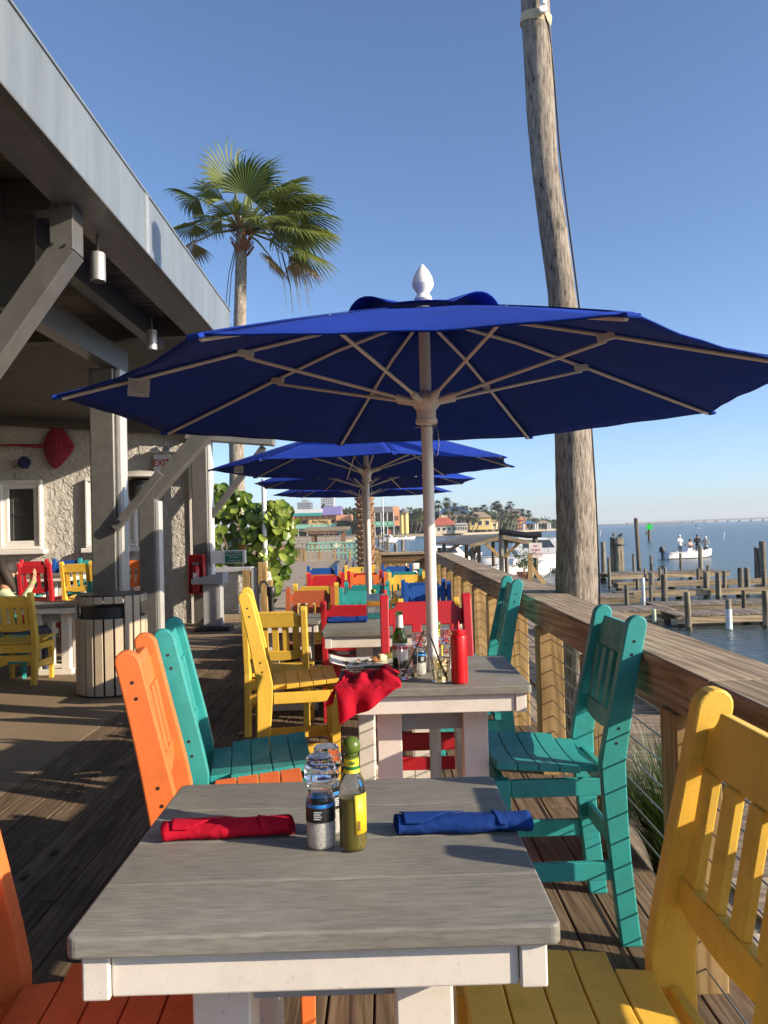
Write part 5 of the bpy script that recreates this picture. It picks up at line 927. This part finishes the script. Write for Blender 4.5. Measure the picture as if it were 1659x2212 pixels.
# far palms and trees
ft=MB().tube([(0,0,0),(.1,0,.5),(0,0,1)],[.022,.016,.014],6).mesh('trunk',60); ft.materials.append(mat('far_trunk',(.20,.16,.12),.9,.1,bmp=0))
def fcrown(seed):
    rn=random.Random(seed); mb=MB()
    for k in range(46):
        a=rn.uniform(0,2*PI); e=rn.uniform(-.9,1.2); c=V((math.cos(a)*math.cos(e),math.sin(a)*math.cos(e),math.sin(e))); s=c.cross(V((0,0,1))).normalized()
        for q in range(7):
            d=(c+s*(q-3)*.18+V((0,0,rn.uniform(-.3,.05)))).normalized(); L=rn.uniform(.7,1.1); w_=s*.05; p=c*.35; mb.add([p-w_,p+d*L*.5-w_,p+d*L+V((0,0,-.2)),p+d*L*.5+w_],[(0,1,2,3)])
    me=mb.mesh('crown'); me.materials.append(leafm('far_palm_leaf',(.035,.05,.018),(.10,.12,.04),.2,.6)); return me
FC=[fcrown(i) for i in range(3)]
def fpalm(x,y,z0,h,label,r=1.9,grp='far palm trees'):
    o=thing('palm_tree',label,'palm tree',(x,y,z0),0,grp); t_=ob('trunk',ft,None,o); t_.scale=(12,12,h); c=ob('crown',FC[int(x*7)%3],None,o,(0,0,h)); c.scale=(r,r,r*.95); c.rotation_euler=(0,0,x)
fpalm(20,300,-.6,11,'slender far palm left of the taller one above the red roof',1.8); fpalm(23.5,300,-.6,11.9,'tallest slender far palm above the red-roofed house',2.0)
for x,h in [(45.3,9.8),(46.7,10.6),(47.8,9.2)]: fpalm(x,330,0,h,'tall palm in the left trio before the apartment block')
for x,h in [(52,10.3),(50.3,8.3),(53,6.0)]: fpalm(x,330,0,h,'tall palm in the right trio before the apartment block')
for x,y,h in [(43,345,9.3),(29.6,331,10),(35.3,346,9.2),(12.5,331,8.0),(14,328,7.2),(15.2,333,8.3),(26,331,8.8),(32,328,6.6),(28,327,6.2),(36,330,5.8),(40,352,8.4),(41.6,350,8.6),(33.5,332,6.0),(38,333,5.2),(58,400,8),(71,410,8.2),(74,410,7.6),(68,412,7.2),(10.5,335,8.8)]: fpalm(x,y,0,h,'bushy palm among the far shore houses',2.3)
def ftree(seed):
    rn=random.Random(seed); mb=MB()
    for k in range(700):
        q=V((rn.gauss(0,.42),rn.gauss(0,.42),.55+rn.gauss(0,.2))); u=V((rn.uniform(-1,1),rn.uniform(-1,1),rn.uniform(-1,1))).normalized()*.10; s=u.orthogonal().normalized()*.07; mb.add([q-u-s,q+u-s,q+u+s,q-u+s],[(0,1,2,3)])
    me=mb.mesh('crown'); me.materials.append(leafm('far_tree_leaf',(.018,.032,.012),(.06,.085,.028),.2,.7)); return me
FT=[ftree(i) for i in range(3)]
for x,y,s in [(11,345,8),(14,350,9),(17,345,7.5),(20,350,8),(25,355,9),(34,352,9),(37,358,8),(44,360,9),(48,362,8.5),(53,360,7.5),(58,380,6),(-10,330,10),(-4,335,9.5),(4,340,9),(80,430,6),(88,440,5.5),(96,450,5),(-16,335,11),(104,600,7),(112,640,7)]:
    o=thing('broadleaf_tree','dark leafy tree behind the far shore houses','tree',(x,y,-.6),0,'trees behind the far shore'); t_=ob('trunk',ft,None,o); t_.scale=(20,20,s*.5); c=ob('crown',FT[int(x)%3],None,o); c.scale=(s*.75,s*.6,s)
# far bridge
o=thing('causeway_bridge','long low concrete causeway bridge on the horizon at the right','bridge',(0,1500,0)); ob('deck_girder',MB().beam((455,0,.6),(610,0,3.4),8,3.2).beam((610,0,3.4),(1100,0,8.2),8,3.4),mat('far_concrete',(.32,.33,.34),.8,.05,bmp=0),o)
for i in range(28):
    x=470+22*i; z=.9+(x-455)*.0165 if x<610 else 3.4+(x-610)*.0098; ob('pier',MB().box(x-1.2,x+1.2,-3,3,-2,z-.5),MATS['far_concrete'],o)

# sea air
hz=bpy.data.materials.new('sea_air'); hz.use_nodes=True; t=hz.node_tree; t.nodes.remove(t.nodes['Principled BSDF']); pv=t.nodes.new('ShaderNodeVolumePrincipled'); pv.inputs['Density'].default_value=.0002; pv.inputs['Color'].default_value=(.85,.92,1,1)
t.links.new(pv.outputs[0],t.nodes['Material Output'].inputs['Volume']); stuff(ob('haze',MB().box(-3600,3600,-250,7100,-3,72),hz))
ordinal()
